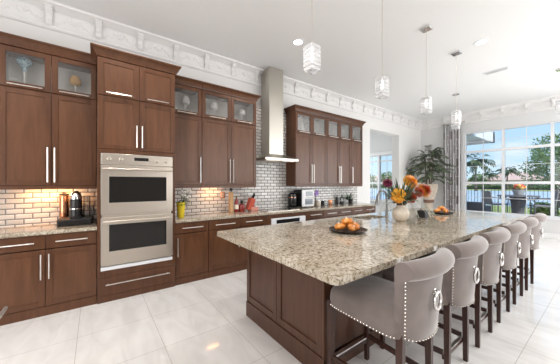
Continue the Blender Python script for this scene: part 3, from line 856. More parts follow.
gl = [(-.655, M_frost2, .068, .39, True, 'pale blue mosaic goblet behind the left-most glass door'),
      (-.20, M_amber, .062, .30, False, 'amber lit goblet behind the glass door beside the oven cabinet'),
      (1.155, M_frost, .066, .33, False, 'white domed goblet behind the first glass door right of the oven cabinet'),
      (1.63, M_frost, .066, .33, False, 'white domed goblet behind the second glass door right of the oven cabinet'),
      (2.15, M_frost, .066, .31, False, 'white domed goblet behind the glass door next to the hood on its left'),
      (3.60, M_frost, .06, .29, True, 'white goblet behind the first glass door right of the hood'),
      (4.06, M_frost, .06, .32, False, 'white goblet behind the second glass door right of the hood'),
      (4.57, M_frost, .06, .32, False, 'white goblet behind the third glass door right of the hood'),
      (4.97, M_frost, .06, .30, False, 'white goblet behind the fourth glass door right of the hood'),
      (5.35, M_frost, .06, .28, False, 'white goblet behind the farthest glass door by the doorway')]
for x, m_, hw, h, fl, lb in gl: goblet(x, 4.08, zg, lb, m_, hw, h, fl)

# ------------------------------------------------------------------ things on the left worktop
ZW = .912
t = thing('coffee_machine', 'black capsule coffee machine with a silver dome head, left worktop', 'coffee machine', (-.19, 4.02, ZW+.075))
bz = ZW+.082
build('body', MB().box(-.245, -.135, 3.99, 4.17, bz, bz+.21).lathe([(.062, 0), (.062, .20), (.055, .23)], 24, (-.19, 4.0, bz)), M_black, t, bevel=.006)
build('dome', MB().lathe([(.061, .23), (.060, .262), (.048, .30), (.026, .325), (.003, .333)], 24, (-.19, 4.0, bz)), M_chrome, t, label='silver dome head')
build('spout', MB().box(-.205, -.175, 3.905, 3.95, bz+.13, bz+.165), M_black, t, bevel=.004)
build('band', MB().lathe([(.0635, .105), (.0635, .116)], 24, (-.19, 4.0, bz)), M_chrome, t)
build('drip_tray', MB().box(-.245, -.135, 3.87, 3.99, bz, bz+.022), M_black, t, bevel=.004)
build('water_tank', MB().lathe([(.036, 0), (.036, .25), (.034, .265)], 20, (-.085, 4.09, bz)), M_clear, t)
t = thing('capsule_drawer', 'flat black capsule drawer under the coffee machine', 'drawer box', (-.2, 4.0, ZW))
build('body', MB().box(-.355, -.03, 3.84, 4.19, ZW+.001, ZW+.080), M_blackmatte, t, bevel=.006)
build('front', MB().box(-.345, -.04, 3.833, 3.842, ZW+.010, ZW+.070), M_black, t, bevel=.003)
t = thing('copper_canister', 'tall copper coloured canister behind the coffee machine', 'canister', (-.30, 4.14, ZW))
build('body', MB().lathe([(.045, .0), (.046, .005), (.046, .27), (.044, .275)], 24, (-.315, 4.16, ZW+.082)), M_copper, t)
build('lid', MB().lathe([(.047, .275), (.047, .295), (.012, .30), (.012, .315)], 24, (-.315, 4.16, ZW+.082)), M_blackmatte, t)
a = MB(); a.tube([(-.02+.0*k, 4.06+.07*math.cos(k/12*2*PI), ZW+.13+.09*math.sin(k/12*2*PI)) for k in range(13)], .007, 8)
a.lathe([(.03, 0), (.03, .005)], 20, (-.022, 4.08, ZW+.001))
tag(build('wire_mug_rack', a, M_black), 'small black wire ring stand between coffee machine and oven cabinet', 'stand')

# ------------------------------------------------------------------ things on the wall worktop, near the vase
M_yel = mat('yellow_glaze', (.80, .62, .04), .25)
M_petw = mat('white_petal', (.86, .84, .76), .6)
M_leaf = mat('dark_leaf', (.030, .075, .022), .5)
M_leaf2 = mat('mid_leaf', (.075, .13, .045), .5)
t = thing('vase', 'yellow vase on the wall worktop right beside the ovens', 'vase', (1.02, 3.84, ZW))
build('body', MB().lathe([(.040, 0), (.047, .01), (.052, .09), (.060, .19), (.064, .225), (.058, .225), (.045, .09), (.03, .02)], 24, (1.02, 3.84, ZW+.001)), M_yel, t)
t = thing('flower_bunch', 'bunch of white blossoms with dark leaves standing in the yellow vase', 'flowers', (1.02, 3.84, ZW+.15))
random.seed(11)
a = MB(); b = MB(); c = MB()
for k in range(9):
    an = random.uniform(0, 2*PI); rr_ = random.uniform(.02, .075); top = Vector((1.075+rr_*math.cos(an), 3.80+rr_*math.sin(an)*.8, ZW+.30+random.uniform(-.02, .10)))
    c.tube([(1.02, 3.84, ZW+.06), (1.04, 3.835, ZW+.22), tuple(top)], .003, 5)
    for j in range(12):
        d = Vector((math.cos(j*.9), math.sin(j*.9), random.uniform(.1, .9))); a.leaf(top, d, (0, 0, 1), .035, .026, .3)
    a.sphere(tuple(top), .016, 8, 5)
for k in range(34):
    an = random.uniform(0, 2*PI); p = Vector((1.05+.04*math.cos(an), 3.86+.04*math.sin(an), ZW+.20+random.uniform(0, .07)))
    b.leaf(p, (math.cos(an), math.sin(an)-.3, random.uniform(-.35, .6)), (0, 0, 1), random.uniform(.05, .08), .035, .35)
build('stem', c, M_leaf, t); build('leaves', b, M_leaf, t, smooth=False); build('blossoms', a, M_petw, t)

def bottle(name, label, cat, x, y, prof, m, capm=None, cap=None, group=None, lab=None):
    t = thing(name, label, cat, (x, y, ZW), group=group)
    build('body', MB().lathe([(r_, z+.001) for r_, z in prof], 20, (x, y, ZW)), m, t)
    if cap: build('cap', MB().lathe([(r_, z+.001) for r_, z in cap], 16, (x, y, ZW)), capm, t)
    if lab: build('label_band', MB().lathe([(lab[0], lab[1]), (lab[0], lab[2])], 20, (x, y, ZW), cap0=False, cap1=False), lab[3], t)
    return t
M_woodpale = mat('pale_wood', (.50, .30, .14), .45)
M_red = mat('dark_red_glass', (.22, .014, .010), .15)
M_redp = mat('red_lacquer', (.45, .06, .025), .3)
M_cream = mat('cream_paper', (.78, .70, .58), .6)
t = thing('pepper_mill', 'tall pale wooden mill with a black knob, left of the red bottles', 'mill', (1.93, 4.06, ZW))
build('body', MB().box(1.895, 1.965, 4.03, 4.09, ZW+.001, ZW+.355), M_woodpale, t, bevel=.008)
build('knob', MB().lathe([(.010, .355), (.010, .375), (.026, .385), (.028, .41), (.015, .425)], 16, (1.93, 4.06, ZW)), M_black, t)
bottle('sauce_bottle', 'taller dark red bottle with green cap beside the wooden mill', 'bottle', 2.035, 4.06, [(.036, 0), (.038, .01), (.038, .17), (.030, .20), (.015, .225), (.014, .255)], M_red, M_leaf2, [(.017, .25), (.017, .282)], lab=(.0388, .05, .13, M_cream))
bottle('preserve_jar', 'squat red jar with a black stopper left of the knife block', 'jar', 2.145, 4.07, [(.052, 0), (.056, .01), (.056, .10), (.050, .125), (.026, .14)], M_red, M_black, [(.020, .138), (.022, .165), (.028, .185), (.012, .20)])
# knife block
t = thing('knife_block', 'red slanted knife block with a pale red foot', 'knife block', (2.33, 4.06, ZW))
a = MB(); a.loft([[(x_, yy, z) for x_, z in ((2.235, ZW+.03), (2.34, ZW+.03), (2.405, ZW+.215), (2.315, ZW+.25))] for yy in (4.0, 4.12)])
build('body', a, M_redp, t, bevel=.006)
build('foot', MB().box(2.30, 2.45, 3.99, 4.13, ZW+.001, ZW+.07), mat('salmon_lacquer', (.60, .25, .18), .35), t, bevel=.006, label='pale red foot')
for k in range(5):
    px = 2.33+.016*k; py = 4.02+.02*k
    b0 = Vector((px, py, ZW+.235-.008*k)); dd = Vector((.35, 0, .94)).normalized()
    t = thing('kitchen_knife', ['black-handled knife at the left of the knife block', 'second black-handled knife in the knife block', 'middle black-handled knife in the knife block', 'fourth black-handled knife in the knife block', 'black-handled knife at the right of the knife block'][k], 'knife', tuple(b0), group='knives in the red block')
    build('handle', MB().tube([b0-dd*.005, b0+dd*.03, b0+dd*.085+Vector((.01, 0, 0)), b0+dd*.10+Vector((.014, 0, 0))], [.009, .012, .013, .007], 8), M_black, t)
    build('blade', MB().tube([b0-dd*.10, b0], [.004, .006], 4), M_steel, t)
# copper plate on the tiles
t = thing('outlet_plate', 'copper outlet plate on the tiles under the middle wall cabinets', 'outlet', (1.84, 4.228, 1.21))
build('plate', MB().box(1.80, 1.885, 4.221, 4.2275, 1.155, 1.265), M_copper, t, bevel=.003)
build('socket', MB().box(1.825, 1.86, 4.219, 4.223, 1.175, 1.205).box(1.825, 1.86, 4.219, 4.223, 1.215, 1.245), M_cream, t)
def plate(x, label):
    t = thing('switch_plate', label, 'switch', (x, 4.24, 1.16), group=None)
    build('plate', MB().box(x-.05, x+.05, 4.233, 4.2395, 1.10, 1.215), M_white, t, bevel=.003)
    build('toggle', MB().box(x-.02, x+.02, 4.229, 4.234, 1.13, 1.185), M_trimw, t)
plate(6.03, 'white switch plate on the wall between worktop and doorway')

# ------------------------------------------------------------------ things on the far part of the wall worktop
t = thing('toaster_oven', 'white-fronted toaster oven with black sides on the wall worktop', 'toaster oven', (3.62, 4.0, ZW), rz=0)
a = MB(); a.box(3.47, 3.80, 3.93, 4.19, ZW+.02, ZW+.375)
build('body', a, M_black, t, bevel=.012)
fr_ = build('front', MB().box(3.47, 3.80, 3.905, 3.932, ZW+.022, ZW+.373), M_white, t, bevel=.008)
build('window', MB().box(3.545, 3.765, 3.901, 3.91, ZW+.065, ZW+.185), mat('smoked_window', (.22, .25, .28), .08), fr_, bevel=.003)
build('display', MB().box(3.56, 3.77, 3.901, 3.91, ZW+.245, ZW+.34), mat('grey_panel', (.30, .33, .35), .2), fr_, bevel=.003)
a = MB(); a.tube([(3.55, 3.885, ZW+.21), (3.77, 3.885, ZW+.21)], .006, 8); a.tube([(3.56, 3.885, ZW+.21), (3.56, 3.906, ZW+.21)], .004, 6); a.tube([(3.76, 3.885, ZW+.21), (3.76, 3.906, ZW+.21)], .004, 6)
build('handle', a, M_chrome, fr_)
for fx in (3.49, 3.78):
    for fy in (3.93, 4.16): build('foot', MB().lathe([(.012, .0012), (.012, .022)], 10, (fx, fy, ZW)), M_black, t)
t = thing('air_fryer', 'rounded black appliance on a tray just left of the toaster oven', 'appliance', (3.36, 4.06, ZW))
build('body', MB().lathe([(.085, .03), (.094, .06), (.096, .22), (.085, .29), (.05, .315), (.004, .32)], 24, (3.355, 4.09, ZW)), M_black, t)
build('knob', MB().sphere((3.33, 3.99, ZW+.21), .016, 10, 6), M_chrome, t)
build('lid_ring', MB().lathe([(.097, .215), (.097, .226)], 24, (3.355, 4.09, ZW)), M_copper, t)
tag(build('tray', MB().lathe([(.10, .002), (.118, .006), (.124, .022), (.120, .022), (.10, .010)], 28, (3.345, 4.075, ZW)), M_blackmatte), 'dark round tray under the rounded black appliance', 'tray')
M_tan = mat('tan_canister', (.62, .48, .34), .4)
bottle('storage_canister', 'tall tan canister touching the right side of the toaster oven', 'canister', 3.90, 4.05, [(.038, 0), (.04, .005), (.04, .20), (.035, .21)], M_tan, M_cream, [(.041, .208), (.041, .23), (.02, .236)])
bottle('storage_canister', 'silver metal canister in front of the purple flower', 'canister', 4.03, 4.00, [(.055, 0), (.057, .006), (.057, .115)], M_steel, M_chrome, [(.058, .115), (.058, .132), (.012, .138), (.014, .155)])
bottle('storage_canister', 'small black canister right of the silver one', 'canister', 4.185, 4.02, [(.042, 0), (.044, .006), (.044, .115)], M_black, M_chrome, [(.045, .115), (.045, .128)])
bottle('storage_canister', 'clear glass canister with a steel lid beside the copper mug', 'canister', 4.33, 4.05, [(.045, 0), (.048, .006), (.048, .11)], M_clear, M_steel, [(.049, .11), (.049, .125)])
t = thing('mug', 'copper mug on the wall worktop', 'mug', (4.46, 4.04, ZW))
build('body', MB().lathe([(.036, .001), (.042, .012), (.045, .06), (.044, .125), (.040, .125), (.040, .06), (.034, .015)], 20, (4.46, 4.04, ZW)), M_copper, t)
build('handle', MB().tube([(4.505+.03*math.sin(PI*k/8), 4.04, ZW+.035+.065*k/8) for k in range(9)], .005, 8), M_copper, t)
t = thing('bud_vase', 'slim glass vase holding the purple flower behind the canisters', 'vase', (4.06, 4.12, ZW))
build('body', MB().lathe([(.025, .001), (.03, .02), (.016, .10), (.013, .19)], 16, (4.07, 4.13, ZW)), M_clear, t)
t = thing('purple_flower', 'purple orchid spray in the slim vase', 'flower', (4.07, 4.13, ZW+.1))
build('stem', MB().tube([(4.07, 4.13, ZW+.03), (4.07, 4.13, ZW+.22), (4.06, 4.11, ZW+.34)], .004, 6), M_leaf2, t)
random.seed(3); a = MB()
for k in range(9):
    p = Vector((4.06+random.uniform(-.05, .05), 4.10+random.uniform(-.03, .03), ZW+.24+.013*k))
    for j in range(5):
        d = Vector((math.cos(j*1.26+k), -.4+.4*math.sin(j*1.26+k), math.sin(j*1.26+k))); a.leaf(p, d, (0, -1, .2), .034, .026, .2)
build('petals', a, mat('purple_petal', (.30, .12, .55), .5), t, smooth=False)
# coffee siphon / stand mixer set
t = thing('coffee_press', 'black and steel coffee press near the potted plant', 'coffee press', (4.93, 4.08, ZW))
build('jug', MB().lathe([(.05, .001), (.052, .006), (.052, .15), (.050, .155)], 20, (4.93, 4.08, ZW)), M_clear, t)
build('frame', MB().lathe([(.053, .0), (.055, .008), (.055, .06), (.053, .062)], 20, (4.93, 4.08, ZW+.001), cap1=False), M_black, t)
build('lid', MB().lathe([(.054, .155), (.054, .168), (.02, .185), (.006, .188), (.006, .21), (.014, .215), (.014, .235), (.004, .24)], 20, (4.93, 4.08, ZW)), M_black, t)
build('handle', MB().tube([(4.875-.035*math.sin(PI*k/8), 4.06, ZW+.04+.10*k/8) for k in range(9)], .007, 8), M_black, t)
bottle('oil_bottle', 'slender dark bottle behind the coffee press', 'bottle', 4.86, 4.17, [(.030, 0), (.032, .006), (.032, .13), (.014, .18), (.012, .235)], mat('dark_glass', (.02, .02, .022), .1), M_steel, [(.013, .235), (.011, .262)])
t = thing('flower_pot', 'small black pot holding the spiky plant on the wall worktop', 'pot', (5.14, 3.99, ZW))
build('body', MB().lathe([(.040, .001), (.045, .01), (.056, .12), (.058, .125), (.052, .125), (.045, .09)], 20, (5.14, 3.99, ZW)), M_black, t)
t = thing('potted_plant', 'spiky dark green plant in the small black pot', 'plant', (5.14, 3.99, ZW+.1))
random.seed(21); a = MB()
for k in range(34):
    an = random.uniform(0, 2*PI); el = random.uniform(.4, 1.5)
    a.leaf((5.14+.03*math.cos(an), 4.05+.03*math.sin(an), ZW+.10), (math.cos(an)*math.cos(el), math.sin(an)*math.cos(el)*.8, math.sin(el)), (0, 0, 1), random.uniform(.10, .22), .026, .25)
build('foliage', a, M_leaf, t, smooth=False)
bottle('storage_canister', 'clear glass canister at the far end of the wall worktop beside the plant', 'canister', 5.30, 4.08, [(.046, 0), (.05, .006), (.05, .16)], M_clear, M_steel, [(.051, .16), (.051, .178), (.01, .184), (.012, .20)])

# ------------------------------------------------------------------ things on the island
ZI = .92
M_plate = mat('dark_plate', (.035, .018, .012), .25)
M_org = mat('orange_skin', (.80, .30, .04), .4)
noise_color(M_org, [(.32, (.30, .08, .012)), (.50, (.62, .21, .03)), (.70, (.80, .42, .12))], scale=26, detail=5)
M_pith = mat('pale_stalk', (.78, .60, .45), .6)
def gourd(x, y, z, r, sx, sz, tilt, rz, label):
    t = thing('ornamental_gourd', label, 'gourd', (x, y, z), rz, group='orange gourds on the plates')
    t.rotation_euler = (0, tilt, rz)
    a = MB(); n = 36; nv = 10; rings = []
    for i in range(nv+1):
        th = PI*i/nv; q = max(.001, math.sin(th))*r; zz = -math.cos(th)*r*(1+.05*math.sin(5*th+rz))
        rings.append([(sx*q*(1-.10*abs(math.cos(5*2*PI*j/n/1.0*.5*2)))*math.cos(2*PI*j/n), q*(1-.10*abs(math.cos(5*2*PI*j/n)))*math.sin(2*PI*j/n), sz*(zz-(.18*r if i == nv else 0))) for j in range(n)])
    a.loft(rings); build('body', a, M_org, t, world=False, angle=60)
    build('stalk', MB().tube([(0, 0, sz*r*.70), (.004, 0, sz*r*1.02), (.012, 0, sz*r*1.2)], [.010, .008, .009], 8), M_pith, t, world=False)
def gourd_plate(px, py, R, lb, names):
    tag(build('plate', MB().lathe([(R*.55, .001), (R*.6, .004), (R*.9, .016), (R, .026), (R*.985, .028), (R*.85, .020), (R*.5, .009)], 40, (px, py, ZI)), M_plate), lb, 'plate')
    k = R/.20*.88
    gourd(px-.075*k, py+.055*k, ZI+.052, .058*k, 1.25, .72, .25, 2.4, names[0])
    gourd(px+.075*k, py-.045*k, ZI+.052, .058*k, 1.3, .72, -.3, .9, names[1])
    gourd(px-.01*k, py-.06*k, ZI+.050, .050*k, 1.1, .72, .9, -1.2, names[2])
    gourd(px+.06*k, py+.075*k, ZI+.050, .050*k, 1.1, .72, .2, 1.9, names[3])
    gourd(px+.0*k, py+.01*k, ZI+.122*k, .058*k, 1.28, .70, .12, 2.2, names[4])
gourd_plate(2.10, 1.66, .195, 'dark plate of orange gourds near the sink, closer to the camera',
  ['orange ribbed gourd at the left of the nearer plate', 'orange ribbed gourd at the right of the nearer plate', 'small tilted gourd at the front of the nearer plate, pale stalk showing', 'orange ribbed gourd at the back of the nearer plate', 'orange ribbed gourd on top of the nearer pile'])
gourd_plate(4.60, 1.73, .175, 'dark plate of orange gourds at the far end of the island',
  ['orange ribbed gourd at the left of the far plate', 'orange ribbed gourd at the right of the far plate', 'small tilted gourd at the front of the far plate', 'orange ribbed gourd at the back of the far plate', 'orange ribbed gourd on top of the far pile'])
# cream vase with bouquet
VX, VY = 3.235, 1.70
M_vase = mat('cream_stoneware', (.62, .54, .44), .45)
nz = noise_color(M_vase, [(.3, (.52, .44, .35)), (.7, (.68, .60, .50))], scale=22, detail=5); bump(M_vase, nz.outputs['Fac'], .5, .006)
t = thing('vase', 'round cream stoneware vase on the island holding the autumn bouquet', 'vase', (VX, VY, ZI))
build('body', MB().lathe([(.05, .001), (.06, .006), (.09, .045), (.104, .095), (.097, .14), (.072, .175), (.054, .190), (.052, .205), (.056, .212), (.050, .213), (.045, .195), (.06, .16), (.08, .09), (.05, .03)], 36, (VX, VY, ZI)), M_vase, t)
build('wrap', MB().lathe([(.050, .212), (.046, .24), (.052, .275), (.060, .29)], 24, (VX, VY, ZI), cap0=False, cap1=False), mat('dark_red_ribbon', (.12, .02, .015), .6), t, label='dark red collar')
Mo = mat('orange_petal', (.74, .27, .015), .55); My = mat('golden_petal', (.78, .40, .04), .55); Mr = mat('rust_petal', (.42, .05, .01), .55); Mp = mat('plum_petal', (.16, .02, .05), .6)
def mum(pos, face, R, m1, m2, label, name='chrysanthemum'):
    pos = Vector(pos); f = Vector(face).normalized()
    t = thing(name, label, 'flower', tuple(pos), group='autumn flowers in the cream vase')
    q = f.to_track_quat('Z', 'Y').to_matrix().to_4x4(); T = Matrix.Translation(pos) @ q
    for mm, els, nm in ((m1, (-.25, -.02, .2, .42), 'outer_petals'), (m2, (.62, .82, 1.02, 1.22, 1.42), 'inner_petals')):
        a = MB()
        for el in els:
            n = max(4, int(17*math.cos(max(0, el))))
            for j in range(n):
                an = 2*PI*(j+.5*random.random())/n+el*5
                d = Vector((math.cos(an)*math.cos(el), math.sin(an)*math.cos(el), .72*math.sin(el)))
                a.leaf(d*R*.35, d, (0, 0, 1), R*.62*random.uniform(.9, 1.08), R*.36, .15)
        a.sphere((0, 0, 0), R*.62, 12, 8, 1, 1, .72)
        a.xform(T); build(nm, a, mm, t, smooth=False)
    base = Vector((VX, VY, ZI+.22))
    build('stem', MB().tube([base-Vector((0, 0, .12)), base.lerp(pos, .4)+Vector((0, 0, .02)), pos], .004, 6), M_leaf2, t)
random.seed(5)
mum((3.10, 1.66, 1.262), (-.75, -.55, .25), .100, Mo, My, 'big orange bloom at the left front of the bouquet')
mum((3.33, 1.62, 1.235), (-.5, -.85, .2), .085, Mr, Mr, 'rust red bloom in the middle of the bouquet')
mum((3.66, 1.60, 1.32), (.2, -.9, .5), .115, Mo, Mr, 'orange and red bloom at the right of the bouquet')
mum((3.60, 1.76, 1.43), (.0, -.8, .6), .12, My, Mo, 'golden bloom highest in the bouquet')
mum((2.99, 1.74, 1.42), (-.5, -.5, .7), .065, Mp, Mp, 'small plum coloured bloom at the upper left of the bouquet')
mum((3.52, 1.60, 1.30), (.0, -1, .3), .08, Mr, Mr, 'rust red bloom between the central and right blooms')
t = thing('bouquet_greenery', 'long grassy greenery fanning out of the cream vase', 'greenery', (VX, VY, ZI+.2))
a = MB(); b = MB(); random.seed(9)
for k in range(130):
    an = random.uniform(0, 2*PI); el = random.uniform(.65, 1.5)
    d = (math.cos(an)*math.cos(el), math.sin(an)*math.cos(el), math.sin(el))
    a.leaf((VX+.03*math.cos(an), VY+.03*math.sin(an), ZI+.21), d, (0, 0, 1), random.uniform(.20, .40), .022, .12)
for k in range(110):
    an = random.uniform(0, 2*PI); h = random.uniform(.0, .17); r_ = .03+h*random.uniform(.3, 1.1)
    b.leaf((VX+r_*math.cos(an), VY+r_*math.sin(an), ZI+.24+h), (math.cos(an), math.sin(an), random.uniform(-.1, .8)), (0, 0, 1), random.uniform(.08, .14), .04, .3)
build('blades', a, mat('grey_green_blade', (.06, .10, .05), .5), t, smooth=False); build('leaves', b, M_leaf, t, smooth=False)
a = MB()
for k in range(16):
    an = random.uniform(0, 2*PI); pts = []
    for i in range(9):
        s_ = i/8; r_ = .05+.34*s_; pts.append((VX+r_*math.cos(an), VY+r_*math.sin(an), ZI+.24+.28*s_-.42*s_*s_))
    a.tube(pts, .0022, 5)
build('trailing_stems', a, mat('pale_grass', (.42, .45, .36), .6), t)
t = thing('candle', 'small square black candle holder beside the cream vase', 'candle', (3.86, 1.70, ZI))
build('holder', MB().box(3.80, 3.915, 1.64, 1.755, ZI+.001, ZI+.105), M_blackmatte, t, bevel=.006)
build('wick', MB().tube([(3.857, 1.697, ZI+.10), (3.859, 1.697, ZI+.118)], .003, 6), M_cream, t)

# ------------------------------------------------------------------ curtain and tall plant
M_curt = mat('patterned_curtain', (.6, .58, .57), .8)
v = coords(M_curt, (1, 1, 1))
sp = N(M_curt, 'ShaderNodeSeparateXYZ'); L(M_curt, v, sp.inputs[0])
br = N(M_curt, 'ShaderNodeTexBrick', offset=.5); cmb = N(M_curt, 'ShaderNodeCombineXYZ')
L(M_curt, sp.outputs['Z'], cmb.inputs[0]); L(M_curt, sp.outputs['Y'], cmb.inputs[1]); L(M_curt, cmb.outputs[0], br.inputs['Vector'])
br.inputs['Scale'].default_value = 1; br.inputs['Brick Width'].default_value = .30; br.inputs['Row Height'].default_value = .095; br.inputs['Mortar Size'].default_value = .012; br.inputs['Bias'].default_value = -.05
br.inputs['Color1'].default_value = (.27, .235, .23, 1); br.inputs['Color2'].default_value = (.66, .65, .65, 1); br.inputs['Mortar'].default_value = (.70, .70, .71, 1)
L(M_curt, br.outputs['Color'], P(M_curt).inputs['Base Color'])
t = thing('curtain', 'grey and white block patterned curtain in the far corner beside the window', 'curtain', (9.36, 3.2, 0))
nu, nz_ = 90, 10; a = MB(); vs = []
for i in range(nu+1):
    s_ = i/nu; 
    for j in range(nz_+1):
        z = .03+3.33*j/nz_; amp = .045*(1-.25*j/nz_)
        y = 2.97+.50*s_+.012*math.sin(s_*41); vs.append((9.36+amp*math.sin(s_*2*PI*6.5), y, z))
fs = [(i*(nz_+1)+j, (i+1)*(nz_+1)+j, (i+1)*(nz_+1)+j+1, i*(nz_+1)+j+1) for i in range(nu) for j in range(nz_)]
a.add(vs, fs); o = build('cloth', a, M_curt, t)
sd_ = o.modifiers.new('thickness', 'SOLIDIFY'); sd_.thickness = .004
t = thing('curtain_rod', 'dark curtain rod above the patterned curtain', 'curtain rod', (9.36, 3.2, 3.4))
build('pole', MB().tube([(9.36, 2.90, 3.385), (9.36, 3.52, 3.385)], .014, 10), M_steel, t)
build('finial', MB().sphere((9.36, 2.88, 3.385), .03, 10, 8), M_steel, t)
build('wall_mount', MB().box(9.35, 9.499, 3.49, 3.51, 3.375, 3.395), M_steel, t)

M_urn = mat('woven_urn', (.50, .40, .30), .7)
vz = N(M_urn, 'ShaderNodeTexVoronoi'); vz.inputs['Scale'].default_value = 26; L(M_urn, coords(M_urn), vz.inputs['Vector'])
rr_ = ramp(M_urn, [(.0, (.30, .22, .16)), (.35, (.50, .41, .32)), (.8, (.58, .51, .43))]); L(M_urn, vz.outputs['Distance'], rr_.inputs[0]); L(M_urn, rr_.outputs[0], P(M_urn).inputs['Base Color']); bump(M_urn, vz.outputs['Distance'], .8, .02)
UX, UY = 8.72, 3.66
t = thing('floor_urn', 'tall woven tan urn in the far corner beside the curtain', 'urn', (UX, UY, 0))
build('body', MB().lathe([(.22, .001), (.23, .03), (.21, .08), (.13, .30), (.105, .60), (.125, .80), (.19, 1.02), (.245, 1.20), (.265, 1.32), (.25, 1.38), (.26, 1.41), (.235, 1.41), (.22, 1.30), (.1, 1.1)], 40, (UX, UY, 0)), M_urn, t)
build('collar', MB().lathe([(.128, .80), (.150, .83), (.155, .90), (.160, .92)], 32, (UX, UY, 0), cap0=False, cap1=False), mat('dark_cord', (.18, .10, .07), .7), t)
t = thing('palm_plant', 'leafy artificial palm in the tall urn, far corner', 'plant', (UX, UY, 1.3))
random.seed(31); a = MB(); b = MB()
for k in range(5):
    an = 2*PI*k/5; b.tube([(UX+.05*math.cos(an), UY+.05*math.sin(an), 1.2), (UX+.09*math.cos(an), UY+.09*math.sin(an), 1.7), (UX+.13*math.cos(an+.3), UY+.13*math.sin(an+.3), 2.25)], [.022, .018, .010], 7)
for k in range(78):
    an = random.uniform(0, 2*PI); z0 = 1.5+.95*random.random()**.8; el = random.uniform(-.1, .9) if z0 < 2.2 else random.uniform(.3, 1.2)
    ln = random.uniform(.34, .60)*(1.1 if z0 < 2.1 else .9)
    p0_ = Vector((UX+.09*math.cos(an), UY+.09*math.sin(an), z0)); d = Vector((math.cos(an)*math.cos(el), math.sin(an)*math.cos(el), math.sin(el)))
    pts = [p0_+d*ln*s_-Vector((0, 0, .42*ln*s_*s_)) for s_ in [i/8 for i in range(9)]]
    for q in pts:
        q.x = min(q.x, 9.24); q.y = min(q.y, 4.18)
    b.tube(pts, .004, 5)
    for i in range(1, 9):
        dd = (pts[i]-pts[i-1]).normalized(); sd = dd.cross(Vector((0, 0, 1)));
        if sd.length < .01: continue
        sd.normalize()
        for s_ in (-1, 1):
            a.leaf(pts[i], dd*.75+sd*s_*.75+Vector((0, 0, random.uniform(-.25, .1))), (0, 0, 1), random.uniform(.11, .17), .052, .25)
for i, p in enumerate(a.v): a.v[i] = (min(p[0], 9.27), min(p[1], 4.22), p[2])
Mpl = mat('palm_leaf', (.06, .10, .045), .4)
noise_color(Mpl, [(.35, (.05, .085, .04)), (.55, (.13, .17, .10)), (.70, (.36, .39, .30))], scale=9, detail=3)
build('stem', b, mat('palm_stem', (.14, .10, .06), .7), t); build('foliage', a, Mpl, t, smooth=False)

# ------------------------------------------------------------------ outside
M_grass = mat('lawn', (.10, .17, .035), .9)
noise_color(M_grass, [(.3, (.22, .28, .07)), (.7, (.36, .40, .14))], scale=.6, detail=6)
M_water = mat('lake_water', (.4, .5, .6), .3, spec=.4)
nz = noise_color(M_water, [(.3, (.42, .52, .62)), (.7, (.52, .62, .70))], scale=.15, detail=3, vec_scale=(1, .2, 1))
M_patio = mat('patio_paving', (.48, .44, .40), .6)
def gslab(name, x0, x1, y0, y1, z0, z1, m): 
    return struct(name, MB().box(x0, x1, y0, y1, z0, z1), m)
gslab('terrain_patio', 9.72, 14.6, -12, 12, -.25, -.03, M_patio)
gslab('lawn_near', 14.6, 22, -40, 60, -.6, -.06, M_grass)
gslab('lake', 22, 93, -150, 190, -1.6, -.5, M_water)
m = MB(); m.loft([[(x, yy, z) for x, z in ((92, -1.2), (92, -.48), (104, .02), (400, .02), (400, -1.2))] for yy in (-300, 420)])
struct('lawn_far', m, M_grass)
# lanai roof edge seen at the top of the first window
t = struct('roof_lanai', MB().box(9.75, 12.2, 2.86, 9.5, 3.10, 3.32).box(12.0, 12.25, 2.78, 9.5, 2.98, 3.36).box(9.75, 12.2, 2.78, 2.9, 2.98, 3.36), M_white)
struct('pillar_lanai', MB().box(12.0, 12.22, 6.4, 6.62, -.03, 3.1), M_white)
# picket railing
M_rail = mat('railing_black', (.025, .026, .03), .5)
t = thing('picket_railing', 'black picket railing along the edge of the patio', 'railing', (14.4, 1.5, -.03))
build('top_rail', MB().box(14.37, 14.43, -8, 11, 1.17, 1.22), M_rail, t)
build('bottom_rail', MB().box(14.37, 14.43, -8, 11, .05, .09), M_rail, t)
a = MB()
for k in range(150):
    y = -7.6+.125*k; a.box(14.39, 14.41, y-.006, y+.006, .09, 1.17)
build('pickets', a, M_rail, t, kind='stuff')
for k in range(9): build('post', MB().box(14.365, 14.435, -7.8+2.3*k-.035, -7.8+2.3*k+.035, -.03, 1.27), M_rail, t)

# outdoor dining set
M_wick = mat('grey_wicker', (.15, .15, .16), .7)
t = thing('patio_table', 'outdoor high table with tapered wicker pedestal seen through the window', 'table', (11.55, 2.02, -.03))
build('top', MB().lathe([(.52, .985), (.54, .99), (.54, 1.02), (.52, 1.025)], 36, (11.55, 2.02, 0)), M_wick, t)
a = MB(); 
for k in range(14):
    an = 2*PI*k/14; a.tube([(11.55+.50*math.cos(an), 2.02+.50*math.sin(an), .985), (11.55+.50*math.cos(an), 2.02+.50*math.sin(an), .90)], .012, 6)
a.torus((11.55, 2.02, .90), .50, .014, 2, 28, 6); build('fringe', a, M_rail, t)
build('pedestal', MB().lathe([(.12, -.029), (.13, .0), (.19, .82), (.22, .985)], 24, (11.55, 2.02, 0)), M_wick, t)
t = thing('planter', 'pale grey pot of flowers on the outdoor table', 'planter', (11.55, 2.0, 1.025))
build('body', MB().lathe([(.10, 1.026), (.12, 1.04), (.17, 1.20), (.175, 1.22), (.15, 1.22)], 24, (11.55, 2.0, 0)), mat('grey_pot', (.40, .42, .44), .6), t)
t = thing('patio_flowers', 'red and yellow flowers in the pot on the outdoor table', 'flowers', (11.55, 2.0, 1.2))
random.seed(41); a = MB(); b = MB(); c = MB()
